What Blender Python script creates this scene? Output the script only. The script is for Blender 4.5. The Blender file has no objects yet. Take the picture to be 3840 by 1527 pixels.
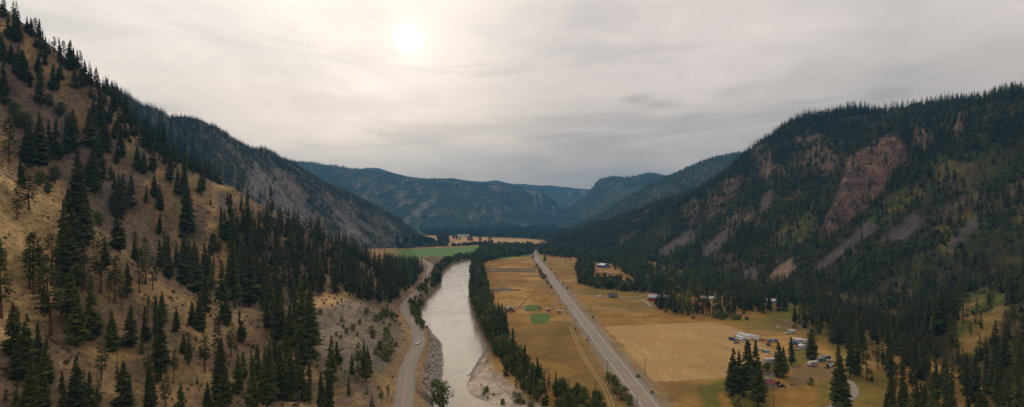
import bpy, math, random
import numpy as np
from math import radians, sin, cos, pi
random.seed(7); rng = np.random.default_rng(11)
scene = bpy.context.scene
COL = scene.collection
F, CX, HY, CH = 1950.0, 1920.0, 815.0, 95.0     # lens measured from the photograph; camera height in metres

def W(px, py, d):                # a measured direction and distance -> metres
    return ((px-CX)*d/F, d, CH-(py-HY)*d/F)
def onz(px, py, z=0.0):          # where that direction meets the level z
    return W(px, py, F*(CH-z)/(py-HY))
def proj(x, y, z):
    y = np.maximum(y, 1.0)
    return CX+F*x/y, HY+F*(CH-z)/y

# ------------------------------------------------------------------ noise
def _hash(ix, iy, seed):
    n = (ix.astype(np.int64)*374761393+iy.astype(np.int64)*668265263+seed*1442695041) & 0x7fffffff
    n = ((n ^ (n >> 13))*1274126177) & 0x7fffffff
    n = (n ^ (n >> 16)) & 0xffff
    return n/65535.0
def vnoise(x, y, seed=0):
    x = np.asarray(x, float); y = np.asarray(y, float)
    ix = np.floor(x); iy = np.floor(y); fx = x-ix; fy = y-iy
    fx = fx*fx*(3-2*fx); fy = fy*fy*(3-2*fy)
    a = _hash(ix, iy, seed); b = _hash(ix+1, iy, seed); c = _hash(ix, iy+1, seed); d = _hash(ix+1, iy+1, seed)
    return (a*(1-fx)+b*fx)*(1-fy)+(c*(1-fx)+d*fx)*fy
def fbm(x, y, oct=4, seed=0, gain=.5):
    s = 0; a = 1; t = 0
    for i in range(oct):
        s = s+a*vnoise(x*2**i, y*2**i, seed+i*17); t += a; a *= gain
    return s/t
def sst(e0, e1, x):
    t = np.clip((x-e0)/(e1-e0), 0, 1); return t*t*(3-2*t)
def inpoly(x, y, poly):
    x = np.asarray(x, float); y = np.asarray(y, float); r = np.zeros(x.shape, bool); n = len(poly)
    for i in range(n):
        x0, y0 = poly[i][:2]; x1, y1 = poly[(i+1) % n][:2]
        if y0 == y1: continue
        c = ((y0 > y) != (y1 > y)) & (x < (x1-x0)*(y-y0)/(y1-y0)+x0)
        r ^= c
    return r
def segdist(x, y, pts, closed=False):
    best = np.full(np.shape(x), 1e9); tt = np.zeros(np.shape(x)); n = len(pts)
    acc = 0
    for i in range(n if closed else n-1):
        ax, ay = pts[i][:2]; bx, by = pts[(i+1) % n][:2]
        dx, dy = bx-ax, by-ay; L2 = dx*dx+dy*dy+1e-9
        t = np.clip(((x-ax)*dx+(y-ay)*dy)/L2, 0, 1)
        d = np.hypot(x-ax-t*dx, y-ay-t*dy)
        m = d < best; best = np.where(m, d, best); tt = np.where(m, i+t, tt)
    return best, tt
def sdpoly(x, y, poly):          # negative inside
    d, _ = segdist(x, y, poly, True)
    return np.where(inpoly(x, y, poly), -d, d)
def catmull(pts, n=8):
    P = [np.array(p, float) for p in pts]; P = [2*P[0]-P[1]]+P+[2*P[-1]-P[-2]]; out = []
    for i in range(1, len(P)-2):
        for k in range(n):
            t = k/n; a, b, c, d = P[i-1:i+3]
            out.append(.5*((2*b)+(-a+c)*t+(2*a-5*b+4*c-d)*t*t+(-a+3*b-3*c+d)*t**3))
    out.append(P[-2]); return np.array(out)

# ------------------------------------------------------------------ materials
def new_mat(name):
    m = bpy.data.materials.new(name); m.use_nodes = True
    nt = m.node_tree; b = nt.nodes['Principled BSDF']
    b.inputs['Specular IOR Level'].default_value = .2
    return m, nt, b
def N(nt, t, **kw):
    n = nt.nodes.new(t)
    for k, v in kw.items():
        if hasattr(n, k): setattr(n, k, v)
    return n
def noise_node(nt, scale, detail=4, rough=.55, vec=None, dist=0):
    n = N(nt, 'ShaderNodeTexNoise'); n.inputs['Scale'].default_value = scale
    n.inputs['Detail'].default_value = detail; n.inputs['Roughness'].default_value = rough
    n.inputs['Distortion'].default_value = dist
    if vec is not None: nt.links.new(vec, n.inputs['Vector'])
    return n
def ramp(nt, fac, stops):
    r = N(nt, 'ShaderNodeValToRGB'); el = r.color_ramp.elements
    while len(el) < len(stops): el.new(.5)
    for e, (p, c) in zip(el, stops):
        e.position = p; e.color = (*c, 1) if len(c) == 3 else c
    nt.links.new(fac, r.inputs['Fac']); return r.outputs['Color']
def mixc(nt, mode, fac, a, b):
    m = N(nt, 'ShaderNodeMix', data_type='RGBA', blend_type=mode)
    for k, v in ((0, fac), (6, a), (7, b)):
        sock = m.inputs[k]
        if hasattr(v, 'is_output'): nt.links.new(v, sock)
        elif isinstance(v, (int, float)): sock.default_value = v if k == 0 else (v, v, v, 1)
        else: sock.default_value = (*v, 1)
    return m.outputs[2]
def bump(nt, b, h, strength, dist):
    n = N(nt, 'ShaderNodeBump'); n.inputs['Strength'].default_value = strength; n.inputs['Distance'].default_value = dist
    nt.links.new(h, n.inputs['Height']); nt.links.new(n.outputs[0], b.inputs['Normal'])
def objvec(nt, scale=(1, 1, 1), rot=(0, 0, 0)):
    t = N(nt, 'ShaderNodeTexCoord'); m = N(nt, 'ShaderNodeMapping')
    m.inputs['Scale'].default_value = scale; m.inputs['Rotation'].default_value = rot
    nt.links.new(t.outputs['Object'], m.inputs['Vector']); return m.outputs[0]

def terrain_mat(name, s1=.35, s2=.06, s3=1.6, amp=.5, bs=.6, bd=1.0):
    """albedo from the mesh's own soil/grass map, broken up by three scales of grain"""
    m, nt, b = new_mat(name)
    at = N(nt, 'ShaderNodeAttribute', attribute_name='alb')
    v = objvec(nt)
    n1 = noise_node(nt, s1, 5, .65, v); n2 = noise_node(nt, s2, 4, .6, v, .6); n3 = noise_node(nt, s3, 3, .7, v)
    lo, hi = 1-amp, 1+amp
    c = mixc(nt, 'MULTIPLY', 1.0, at.outputs['Color'], ramp(nt, n1.outputs[0], [(.3, (lo, lo, lo)), (.7, (hi, hi*.98, hi*.95))]))
    c = mixc(nt, 'MULTIPLY', 1.0, c, ramp(nt, n2.outputs[0], [(.3, (.72, .72, .75)), (.7, (1.25, 1.22, 1.15))]))
    c = mixc(nt, 'MULTIPLY', 1.0, c, ramp(nt, n3.outputs[0], [(.35, (.8, .8, .8)), (.65, (1.2, 1.2, 1.2))]))
    ra = N(nt, 'ShaderNodeAttribute', attribute_name='rock')
    cr = noise_node(nt, s1*1.2, 6, .75, objvec(nt, (1, 1, .35)), 1.2)
    c = mixc(nt, 'MULTIPLY', ra.outputs['Fac'], c, ramp(nt, cr.outputs[0], [(.40, (.30, .29, .30)), (.48, (.85, .84, .83)), (.70, (1.5, 1.42, 1.32))]))
    nt.links.new(c, b.inputs['Base Color']); b.inputs['Roughness'].default_value = .95
    b.inputs['Specular IOR Level'].default_value = .05
    bump(nt, b, n1.outputs[0], bs, bd); return m
def soil_mat(name, ca, cb, scale=.08, scale2=1.2, rough=.95, stretch=(1, 1, 1), rot=0, bs=.3, bd=.3, extra=None):
    m, nt, b = new_mat(name); v = objvec(nt, stretch, (0, 0, rot))
    n1 = noise_node(nt, scale, 5, .6, v, .5); n2 = noise_node(nt, scale2, 3, .7, v)
    c = ramp(nt, n1.outputs[0], [(.32, ca), (.68, cb)])
    c = mixc(nt, 'MULTIPLY', 1.0, c, ramp(nt, n2.outputs[0], [(.3, (.78, .78, .78)), (.7, (1.2, 1.2, 1.2))]))
    if extra: c = extra(nt, c)
    nt.links.new(c, b.inputs['Base Color']); b.inputs['Roughness'].default_value = rough
    b.inputs['Specular IOR Level'].default_value = .08
    bump(nt, b, n2.outputs[0], bs, bd); return m
def foliage_mat(name, ca, cb, cc, attr=False, trans=0.0):
    m, nt, b = new_mat(name)
    if attr:
        a = N(nt, 'ShaderNodeAttribute', attribute_name='tint'); r = a.outputs['Fac']
    else:
        a = N(nt, 'ShaderNodeObjectInfo'); r = a.outputs['Random']
    c = ramp(nt, r, [(0, ca), (.55, cb), (1, cc)])
    g = N(nt, 'ShaderNodeNewGeometry'); n = noise_node(nt, .55, 3, .6, g.outputs['Position'])
    c = mixc(nt, 'MULTIPLY', 1.0, c, ramp(nt, n.outputs[0], [(.3, (.55, .58, .55)), (.7, (1.5, 1.5, 1.4))]))
    nt.links.new(c, b.inputs['Base Color']); b.inputs['Roughness'].default_value = .75
    b.inputs['Specular IOR Level'].default_value = .15
    return m
_pm = {}
def paint(name, c, rough=.5, metal=0.0, dirt=.25):
    if name in _pm: return _pm[name]
    m, nt, b = new_mat(name); v = objvec(nt); n = noise_node(nt, 1.3, 4, .6, v)
    c2 = tuple(x*(1-dirt) for x in c)
    nt.links.new(ramp(nt, n.outputs[0], [(.35, c2), (.6, c)]), b.inputs['Base Color'])
    b.inputs['Roughness'].default_value = rough; b.inputs['Metallic'].default_value = metal
    _pm[name] = m; return m

# ------------------------------------------------------------------ mesh helpers
def mesh_obj(name, V, Fc, mat=None, parent=None, smooth=False, attrs=None):
    V = np.asarray(V, np.float32); me = bpy.data.meshes.new(name)
    if isinstance(Fc, np.ndarray):
        k = Fc.shape[1]; nf = len(Fc)
        me.vertices.add(len(V)); me.vertices.foreach_set('co', V.ravel())
        me.loops.add(nf*k); me.loops.foreach_set('vertex_index', Fc.astype(np.int32).ravel())
        me.polygons.add(nf); me.polygons.foreach_set('loop_start', np.arange(0, nf*k, k, dtype=np.int32))
        me.polygons.foreach_set('loop_total', np.full(nf, k, np.int32))
        me.update(calc_edges=True)
    else:
        me.from_pydata([tuple(map(float, v)) for v in V], [], [tuple(int(i) for i in f) for f in Fc]); me.update()
    if smooth: me.polygons.foreach_set('use_smooth', np.ones(len(me.polygons), bool))
    for k, a in (attrs or {}).items():
        if a.ndim == 1:
            at = me.attributes.new(k, 'FLOAT', 'POINT'); at.data.foreach_set('value', a.astype(np.float32))
        else:
            at = me.attributes.new(k, 'FLOAT_COLOR', 'POINT')
            at.data.foreach_set('color', np.c_[a, np.ones(len(a))].astype(np.float32).ravel())
    if mat: me.materials.append(mat)
    o = bpy.data.objects.new(name, me); COL.objects.link(o)
    if parent: o.parent = parent
    return o
def tag(o, label=None, cat=None, group=None, kind=None):
    if label: o['label'] = label
    if cat: o['category'] = cat
    if group: o['group'] = group
    if kind: o['kind'] = kind
    return o
def empty(name, loc, rz=0):
    o = bpy.data.objects.new(name, None); COL.objects.link(o); o.location = loc; o.rotation_euler = (0, 0, rz)
    o.empty_display_size = .5; return o
class MB:
    def __init__(s): s.v = []; s.f = []
    def box(s, c, d, top=(1, 1), rz=0, shift=(0, 0)):
        n = len(s.v); x, y, z = c; a, b, h = d[0]/2, d[1]/2, d[2]/2
        for k, (sz, tx, ty) in enumerate(((-h, 1, 1), (h, top[0], top[1]))):
            for i, j in ((-1, -1), (1, -1), (1, 1), (-1, 1)):
                lx, ly = i*a*tx+(shift[0] if k else 0), j*b*ty+(shift[1] if k else 0)
                s.v.append((x+lx*cos(rz)-ly*sin(rz), y+lx*sin(rz)+ly*cos(rz), z+sz))
        for q in ((0, 3, 2, 1), (4, 5, 6, 7), (0, 1, 5, 4), (1, 2, 6, 5), (2, 3, 7, 6), (3, 0, 4, 7)):
            s.f.append(tuple(n+i for i in q))
        return s
    def prism(s, prof, y0, y1):          # profile in x,z extruded along y
        n = len(s.v); k = len(prof)
        for y in (y0, y1): s.v += [(p[0], y, p[1]) for p in prof]
        s.f.append(tuple(n+i for i in range(k))); s.f.append(tuple(n+k+i for i in reversed(range(k))))
        for i in range(k):
            j = (i+1) % k; s.f.append((n+i, n+k+i, n+k+j, n+j))
        return s
    def cyl(s, a, b, r0, r1=None, k=8):
        a = np.array(a, float); b = np.array(b, float); r1 = r0 if r1 is None else r1
        d = (b-a)/np.linalg.norm(b-a); u = np.cross(d, (0, 0, 1) if abs(d[2]) < .9 else (1, 0, 0)); u /= np.linalg.norm(u); w = np.cross(d, u)
        n = len(s.v)
        for p, r in ((a, r0), (b, r1)):
            for i in range(k):
                t = 2*pi*i/k; s.v.append(tuple(p+r*(u*cos(t)+w*sin(t))))
        for i in range(k):
            j = (i+1) % k; s.f.append((n+i, n+j, n+k+j, n+k+i))
        s.f.append(tuple(n+i for i in reversed(range(k)))); s.f.append(tuple(n+k+i for i in range(k)))
        return s
    def build(s, name, mat, parent=None, bevel=0):
        o = mesh_obj(name, s.v, s.f, mat, parent)
        if bevel:
            md = o.modifiers.new('bevel', 'BEVEL'); md.width = bevel; md.segments = 2
        return o

# ------------------------------------------------------------------ terrain
class Hill: pass
HILLS = []
def rbf_hill(name, ctrl, xr, yr, step, noise, alb_fn, mat, zmin=-6, post=None, sm=.5, sky=None):
    """smooth surface through surveyed points + relief; the ridge is then trued up to its surveyed profile
    sky = (number of ridge points, profile as (bearing, level) pairs)"""
    P = np.array(ctrl, float); c = P[:, :2]; n = len(P)
    K = np.linalg.norm(c[:, None]-c[None], axis=2)
    A = np.zeros((n+3, n+3)); A[:n, :n] = K-np.eye(n)*sm; A[:n, n] = 1; A[:n, n+1:] = c/1000; A[n:, :n] = A[:n, n:].T
    Ai = np.linalg.inv(A)
    xs = np.arange(xr[0], xr[1]+step, step); ys = np.arange(yr[0], yr[1]+step, step)
    X, Y = np.meshgrid(xs, ys)
    def surf(zc, X, Y):
        w = Ai @ np.r_[zc, 0, 0, 0]; Z = w[n]+w[n+1]*X/1000+w[n+2]*Y/1000
        for i in range(n): Z = Z+w[i]*np.hypot(X-c[i, 0], Y-c[i, 1])
        return Z
    zc = P[:, 2].copy()
    if sky:
        k = max(1, int(max(X.shape)/230)); Xs, Ys = X[::k, ::k], Y[::k, ::k]
        for it in range(5):
            Zs = surf(zc, Xs, Ys); Zs = Zs+noise(Xs, Ys, Zs); px, py = proj(Xs, Ys, Zs); ok = (Ys > 60) & (Zs > -4)
            tx = np.array(sky[1], float)
            for i in range(sky[0]):
                q = P[3*i]; bx = CX+F*q[0]/q[1]
                if bx < tx[0, 0]-60 or bx > tx[-1, 0]+60: continue
                m = ok & (np.abs(px-bx) < 22)
                if m.any():
                    e = py[m].min()-np.interp(bx, tx[:, 0], tx[:, 1]); dz = np.clip(e*q[1]/F*.8, -40, 40)
                    zc[3*i:3*i+3] += dz
    Z = surf(zc, X, Y)
    Z += noise(X, Y, Z)
    if post: Z = post(X, Y, Z)
    h = Hill(); h.name = name; h.xs = xs; h.ys = ys; h.X = X; h.Y = Y; h.Z = Z; h.step = step; HILLS.append(h)
    px, py = proj(X, Y, Z)
    gy, gx = np.gradient(Z, step); slope = np.hypot(gx, gy)
    alb = alb_fn(X, Y, Z, px, py, slope); rock = np.zeros(X.shape)
    if isinstance(alb, tuple): alb, rock = alb
    ny, nx = X.shape; idx = np.arange(nx*ny).reshape(ny, nx)
    Q = np.stack([idx[:-1, :-1], idx[:-1, 1:], idx[1:, 1:], idx[1:, :-1]], -1).reshape(-1, 4)
    zz = Z.ravel(); keep = (zz[Q].max(1) > zmin)
    Q = Q[keep]; used, inv = np.unique(Q, return_inverse=True); Q = inv.reshape(-1, 4)
    V = np.c_[X.ravel(), Y.ravel(), zz][used]
    o = mesh_obj(name, V, Q, mat, smooth=True, attrs={'alb': alb.reshape(-1, 3)[used], 'rock': rock.ravel()[used]})
    tag(o, kind='structure'); h.obj = o; return h
def hz(h, x, y):
    u = (np.asarray(x, float)-h.xs[0])/h.step; v = (np.asarray(y, float)-h.ys[0])/h.step
    ins = (u >= 0) & (v >= 0) & (u < len(h.xs)-1) & (v < len(h.ys)-1)
    u = np.clip(u, 0, len(h.xs)-1.001); v = np.clip(v, 0, len(h.ys)-1.001)
    i = u.astype(int); j = v.astype(int); fu = u-i; fv = v-j; Z = h.Z
    z = (Z[j, i]*(1-fu)+Z[j, i+1]*fu)*(1-fv)+(Z[j+1, i]*(1-fu)+Z[j+1, i+1]*fu)*fv
    return np.where(ins, z, -99.)
def ground(x, y):
    z = floor_z(np.asarray(x, float), np.asarray(y, float))
    for h in HILLS: z = np.maximum(z, hz(h, x, y))
    return z
DS = np.geomspace(110, 9000, 2600)
def hit(px, py):
    x = (px-CX)*DS/F; z = CH-(py-HY)*DS/F; g = ground(x, DS); m = np.nonzero(z <= g)[0]
    if len(m) == 0: return None
    k = m[0]
    if k == 0: return (x[0], DS[0], g[0])
    a = (z[k-1]-g[k-1]); b = (g[k]-z[k]); t = a/(a+b+1e-9); d = DS[k-1]+(DS[k]-DS[k-1])*t
    return ((px-CX)*d/F, d, float(ground(np.array([(px-CX)*d/F]), np.array([d]))[0]))
def occl(x, y, z, steps=48):      # how far (m) the terrain rises above the sight line
    x = np.asarray(x); out = np.full(x.shape, -1e9)
    for t in np.linspace(.12, .98, steps):
        zz = CH+(z-CH)*t; out = np.maximum(out, ground(x*t, y*t)-zz)
    return out

# river, measured along both banks (water level -2)
WL = -2.0
left_px = [(1620,1620),(1628,1527),(1632,1470),(1645,1398),(1650,1341),(1643,1284),(1615,1255),(1590,1215),(1582,1180),(1578,1140),(1592,1123),(1619,1112),(1642,1077),(1653,1043),(1670,1014),(1705,991),(1751,977),(1775,969)]
right_px = [(1800,961),(1795,975),(1776,985),(1771,997),(1762,1032),(1757,1083),(1762,1135),(1773,1185),(1797,1240),(1822,1290),(1824,1318),(1800,1350),(1785,1375),(1762,1410),(1745,1440),(1752,1475),(1775,1495),(1812,1506),(1850,1521),(1885,1540),(1900,1580),(1880,1650)]
LB = [onz(x, y, WL)[:2] for x, y in left_px]; RB = [onz(x, y, WL)[:2] for x, y in right_px]
RIVER = [(-60, -2500), (-40, 60), (-36, 160)]+[tuple(p) for p in LB]+[(-60, 1330), (20, 1480), (200, 1700), (240, 1660), (60, 1440)]+[tuple(p) for p in RB]+[(8, 170), (30, 60), (10, -2500)]
BAR = [onz(x, y)[:2] for x, y in [(1826,1300),(1835,1345),(1867,1392),(1933,1458),(1992,1496),(2045,1527),(2110,1600),(1850,1700),(1800,1600),(1700,1500),(1740,1400),(1800,1330)]]
def floor_z(x, y):
    z = np.zeros(np.shape(x))
    m = (x > -420) & (x < 300) & (y > 40) & (y < 1750)
    if np.any(m):
        d = sdpoly(x[m], y[m], RIVER); inb = inpoly(x[m], y[m], BAR)
        db = sst(0, 12, -sdpoly(x[m], y[m], BAR))*inb
        wid = 5+20*db
        z[m] = np.where(d < 0, np.maximum(-5, -2.1+d*.5), np.where(d < wid, -2.1+2.1*d/wid, 0))
    return z
# ------------------------------------------------------------------ left hillside with the bench of the river road
ROADL = catmull([(-18, -200), (-25, 0), (-36, 120), (-46, 200), (-50, 238), (-58.8, 291), (-62, 323), (-65, 362), (-76, 413), (-91, 458), (-100, 485), (-107, 522), (-109.5, 565), (-111, 617), (-114, 670), (-122, 744), (-134, 836), (-150, 950), (-190, 1080)], 6)
ROADZ = 8.0
ctrl = []
ridge = [(-1100,-900,400),(-500,-420,410),(-200,-160,425),(0,25,430),(60,60,432),(180,165,440),(260,225,445),(330,275,465),(430,370,500),(530,480,520),(620,562,530),(700,612,545),(780,652,560),(860,692,570),(960,747,580),(1080,812,590),(1180,855,600),(1270,907,615),(1330,948,640),(1400,985,680),(1440,1012,700)]
for r in ridge:
    p = W(*r); ctrl.append(p); ctrl.append((p[0]-10, p[1]+90, p[2]-62)); ctrl.append((p[0]-10, p[1]+220, max(p[2]*.25-10, -8)))
crest = [(-500,250,225),(-200,480,250),(0,625,270),(60,675,276),(230,780,290),(350,850,298),(479,945,306),(636,1036,320),(749,1097,328),(884,1163,328),(960,1210,322),(1100,1290,300),(1200,1350,288),(1340,1432,264)]
for c in crest: ctrl.append(W(*c))
for c in [(-500,200,330),(-200,470,330),(0,615,335),(230,770,350),(479,935,366),(749,1088,386),(900,1150,378),(150,700,360)]: ctrl.append(W(*c))
for c in [(450,800,400),(300,700,400),(200,550,400),(50,450,395),(-100,300,390),(600,900,420),(800,950,445),(1000,1000,445),(700,800,450),(1100,1060,440),(1250,1050,460),(1350,1080,480),(500,650,440)]: ctrl.append(W(*c))
for c in [(-300,1300,150),(-500,1900,120),(-300,1900,140),(0,1700,160),(300,1650,170),(700,1620,185),(1000,1600,200),(1300,1600,214),(0,1150,212),(300,1200,232),(600,1250,252),(900,1380,262),(1100,1480,255),(300,980,265),(600,1120,280)]: ctrl.append(W(*c))
for c in [(1180,1157,380),(1240,1155,374),(1315,1116,398),(1380,1150,418),(1200,1120,402),(1200,1240,350),(1350,1200,372),(1250,1180,368),(1400,1350,302),(1450,1300,320),(1100,1215,352),(1440,1220,385)]: ctrl.append(W(*c))
for c in [(1500,1075,575),(1440,1110,520),(1540,1045,660),(1560,1015,740),(1575,995,850)]: ctrl.append(W(*c))
for i in range(0, len(ROADL), 2):
    a = ROADL[max(i-1, 0)]; b = ROADL[min(i+1, len(ROADL)-1)]; t = (b-a)/np.linalg.norm(b-a); nrm = np.array((-t[1], t[0]))
    p = ROADL[i]
    if p[1] < 60: continue
    for off, z in ((0, ROADZ), (7, ROADZ+.6), (-6.5, ROADZ-.4)): q = p+nrm*off; ctrl.append((q[0], q[1], z))
_lb = np.array(LB[1:]); _s = np.r_[0, np.cumsum(np.hypot(*np.diff(_lb, axis=0).T))]
for _t in np.arange(0, _s[-1], 13.0):
    x = float(np.interp(_t, _s, _lb[:, 0])); y = float(np.interp(_t, _s, _lb[:, 1]))
    ctrl.append((x-.5, y, -2.3)); ctrl.append((x+8, y, -6.5)); ctrl.append((x+40, y, -14))
for y in (60, 140, 200): ctrl += [(-22, y, 0), (-8, y, -8), (20, y, -16), (-90, y, 25+10*(y < 100))]
ctrl += [(-60, 1330, -8), (-100, 1200, -3), (-150, 1250, 2), (-300, 1200, -8), (-500, 1100, -10), (-700, 1000, -10), (-250, 980, -6), (-420, 900, -6)]

def road_dist(X, Y): return segdist(X, Y, [tuple(p) for p in ROADL])[0]
def nz_left(X, Y, Z):
    d = np.full(X.shape, 200.)
    m = X > -260; d[m] = road_dist(X[m], Y[m])
    k = sst(7, 45, d)
    r = (fbm(X/70, Y/70, 3, 3)-.5)*9+(fbm(X/22, Y/22, 3, 5)-.5)*7+(fbm(X/6, Y/6, 3, 9)-.5)*2.0
    g = np.abs(fbm((X+Y*.35)/30, (Y-X*.35)/90, 3, 21)-.5)*-7
    bank = sst(-1, 3, Z)*(1-k)*(d > 6)*(fbm(X/4, Y/4, 2, 31)-.5)*1.1
    return (r+g)*k+bank*sst(6, 9, d)
def post_left(X, Y, Z):
    m = X > -260; d = np.full(X.shape, 99.); d[m] = road_dist(X[m], Y[m])
    k = sst(5.6, 8.2, d)
    return np.where(d < 9, Z*k+ROADZ*(1-k), Z)
GRASS = np.array((.39, .265, .120)); STRAW = np.array((.50, .345, .160)); SOIL = np.array((.20, .135, .085)); ROCK = np.array((.19, .165, .14)); MAUVE = np.array((.15, .112, .095))
SLIDE = np.array((.25, .20, .145)); GREEN = np.array((.10, .125, .032)); OLIVE = np.array((.11, .095, .035))
def mix(a, b, t): t = np.asarray(t)[..., None]; return a*(1-t)+b*t
P_GRASSA = [(-600,300),(-200,480),(0,625),(60,675),(230,780),(350,850),(360,900),(260,1010),(170,1250),(60,1330),(-600,1330)]
P_SLIDE = [(1165,1160),(1240,1157),(1312,1116),(1400,1165),(1470,1200),(1520,1240),(1560,1290),(1520,1400),(1480,1470),(1350,1430),(1230,1360),(1150,1290)]
P_GULLY = [(0,400),(60,420),(140,560),(230,700),(360,830),(480,930),(620,1020),(600,960),(560,880),(470,820),(400,700),(330,560),(250,420),(150,330),(20,290)]
P_BENCH = [(1175,1115),(1300,1095),(1312,1114),(1240,1153),(1170,1153)]
def alb_left(X, Y, Z, px, py, sl):
    n1 = fbm(X/28, Y/28, 4, 41); n2 = fbm(X/9, Y/9, 4, 43); n3 = fbm(X/60, Y/60, 3, 47); st = fbm((X+.4*Y)/7, (Y-.4*X)/40, 4, 49)
    a = mix(np.broadcast_to(SOIL, X.shape+(3,)), GRASS*.72, sst(.50, .64, n1)*.8)
    a = mix(a, MAUVE, sst(.5, .62, st)*.75)
    a = mix(a, ROCK*.9, sst(.6, .7, n2)*.6)
    a = mix(a, GRASS*.95, sst(.60, .70, fbm((X+.5*Y)/12, (Y-.5*X)/45, 3, 53))*.8)
    a = mix(a, MAUVE*1.05, sst(20, -20, sdpoly(px, py, P_GULLY)+(n2-.5)*70)*.85)
    d = sdpoly(px, py, P_GRASSA); k = sst(12, -12, d+(n2-.5)*60)
    a = mix(a, mix(np.broadcast_to(STRAW, X.shape+(3,)), SOIL*1.2, sst(.52, .68, n2)*.7), k)
    # lower spur: grass with scree between
    low = sst(-.02, .05, (py-(840+(px-350)*.62))/700)*(px < 1400)*sst(1500, 1300, px)
    a = mix(a, mix(np.broadcast_to(GRASS*.78, X.shape+(3,)), SOIL*.9, sst(.43, .56, .5*n1+.5*n2)), low*.85*(1-k))
    k = sst(10, -10, sdpoly(px, py, P_SLIDE)+(n2-.5)*30)*(Y > 285)
    a = mix(a, mix(np.broadcast_to(SLIDE, X.shape+(3,)), ROCK*.95, sst(.45, .6, st)*.8), k)
    k = sst(4, -4, sdpoly(px, py, P_BENCH)); a = mix(a, STRAW, k)
    a = mix(a, np.array((.12, .12, .045)), sst(.6, .7, fbm(X/18, Y/18, 3, 61))*sst(.5, .3, k)*.45)
    rd = np.full(X.shape, 99.); m = X > -260; rd[m] = road_dist(X[m], Y[m])
    a = mix(a, np.array((.27, .18, .09)), sst(14, 8, rd+(n2-.5)*6)*(.25+.75*(Y < 470)))
    side = (Z < ROADZ-.5) & (rd < 45) & (X > -190)
    rip = side & (Y < 470)
    a = mix(a, mix(np.broadcast_to(np.array((.33, .29, .245)), X.shape+(3,)), np.array((.13, .11, .095)), sst(.45, .6, fbm(X/1.8, Y/1.8, 3, 71))), rip*sst(6.5, 1.5, Z+(n2-.5)*7))
    a = mix(a, np.array((.16, .13, .08)), side*(~rip)*.8)
    return a
m_left = terrain_mat('dry_slope_soil', .30, .05, 1.5, .45, 1.0, 1.6)
HL = rbf_hill('left_hillside', ctrl, (-720, 20), (60, 1200), 2.6, nz_left, alb_left, m_left, post=post_left, sky=(21, [(0,0),(60,38),(180,146),(260,210),(330,263),(430,362),(530,482),(620,564),(700,614),(780,654),(860,694),(960,749),(1080,814),(1180,857),(1270,909),(1330,950)]))

# ------------------------------------------------------------------ right forested hill
foot = [(2035,902),(2070,912),(2130,930),(2250,955),(2400,985),(2560,1035),(2700,1082),(2860,1112),(3000,1158),(3130,1205),(3240,1262),(3300,1330),(3330,1420),(3360,1527),(3400,1750),(3500,2300)]
ctrl = [onz(x, y, -.5) for x, y in foot]+[(c[0]-60, c[1], -9) for c in [onz(x, y, 0) for x, y in foot]]
ridgeR = [(2040,893,2350),(2100,872,2300),(2200,847,2150),(2322,792,2000),(2500,718,1850),(2650,650,1750),(2760,598,1650),(2830,553,1600),(2900,498,1500),(2960,460,1400),(3080,430,1300),(3250,426,1250),(3400,428,1150),(3550,415,1100),(3700,385,1000),(3840,368,950),(4100,330,850),(4500,250,720),(5200,100,600)]
for r in ridgeR:
    p = W(*r); ctrl.append(p); ctrl.append((p[0]+90, p[1]+60, p[2]-45)); ctrl.append((p[0]+350, p[1]+100, p[2]-230))
for c in [(3611,1215,345),(3840,1300,300),(3840,1527,232),(3400,1290,375),(3300,1160,520),(3450,1100,560),(3650,1050,560),(3840,1000,540),(4300,900,450),(4300,1400,230),(5000,1500,150),(5000,800,330)]: ctrl.append(W(*c))
P_CLIFF = [(3086,847),(3148,706),(3180,589),(3328,503),(3390,527),(3406,597),(3345,650),(3312,722),(3234,790),(3156,845),(3101,890)]
P_CRAG = [(3430,478),(3500,505),(3508,540),(3470,568),(3428,545)]; P_CRAG2 = [(3565,525),(3590,440),(3630,433),(3617,490),(3580,530)]
TALUS = [[(2468,945),(2530,895),(2590,854),(2608,905),(2542,930),(2493,966)],[(2630,945),(2664,910),(2742,832),(2727,880),(2703,930),(2649,966)],[(2715,1068),(2780,1020),(2835,995),(2853,1040),(2800,1074)],[(2856,1074),(2900,1020),(2967,965),(2990,1010),(2908,1083)],[(3312,894),(3344,855),(3437,800),(3460,830),(3390,900)],[(3039,1022),(3140,930),(3258,836),(3300,850),(3200,930),(3090,1010)],[(3539,945),(3600,870),(3648,820),(3683,842),(3620,890),(3578,928)],[(2855,740),(2885,715),(2900,745),(2870,800),(2850,790)]]
GLADES = [[(3312,740),(3437,685),(3508,706),(3390,790),(3234,885),(3150,915),(3230,850)],[(3230,1170),(3330,1155),(3400,1185),(3370,1290),(3300,1260)],[(3600,1120),(3700,1080),(3800,1120),(3740,1260),(3650,1340),(3590,1330),(3560,1240)],[(3150,1230),(3330,1290),(3330,1527),(3300,1700),(3100,1600),(3050,1300)],[(2900,870),(2990,800),(3060,790),(3040,900),(2930,930)],[(3470,600),(3560,580),(3600,640),(3520,680)],[(3500,860),(3640,800),(3720,850),(3640,900),(3560,960)],[(3790,700),(3840,680),(3900,760),(3820,840)]]
BROWN = [[(2990,520),(3080,510),(3150,560),(3140,660),(3050,640),(2980,610)],[(2830,560),(2900,560),(2930,640),(2880,680),(2830,630)],[(2640,770),(2700,720),(2760,660),(2790,670),(2720,740),(2660,790)],[(2560,800),(2600,740),(2640,760),(2600,830)],[(2740,800),(2810,760),(2830,820),(2760,850)]]
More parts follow.
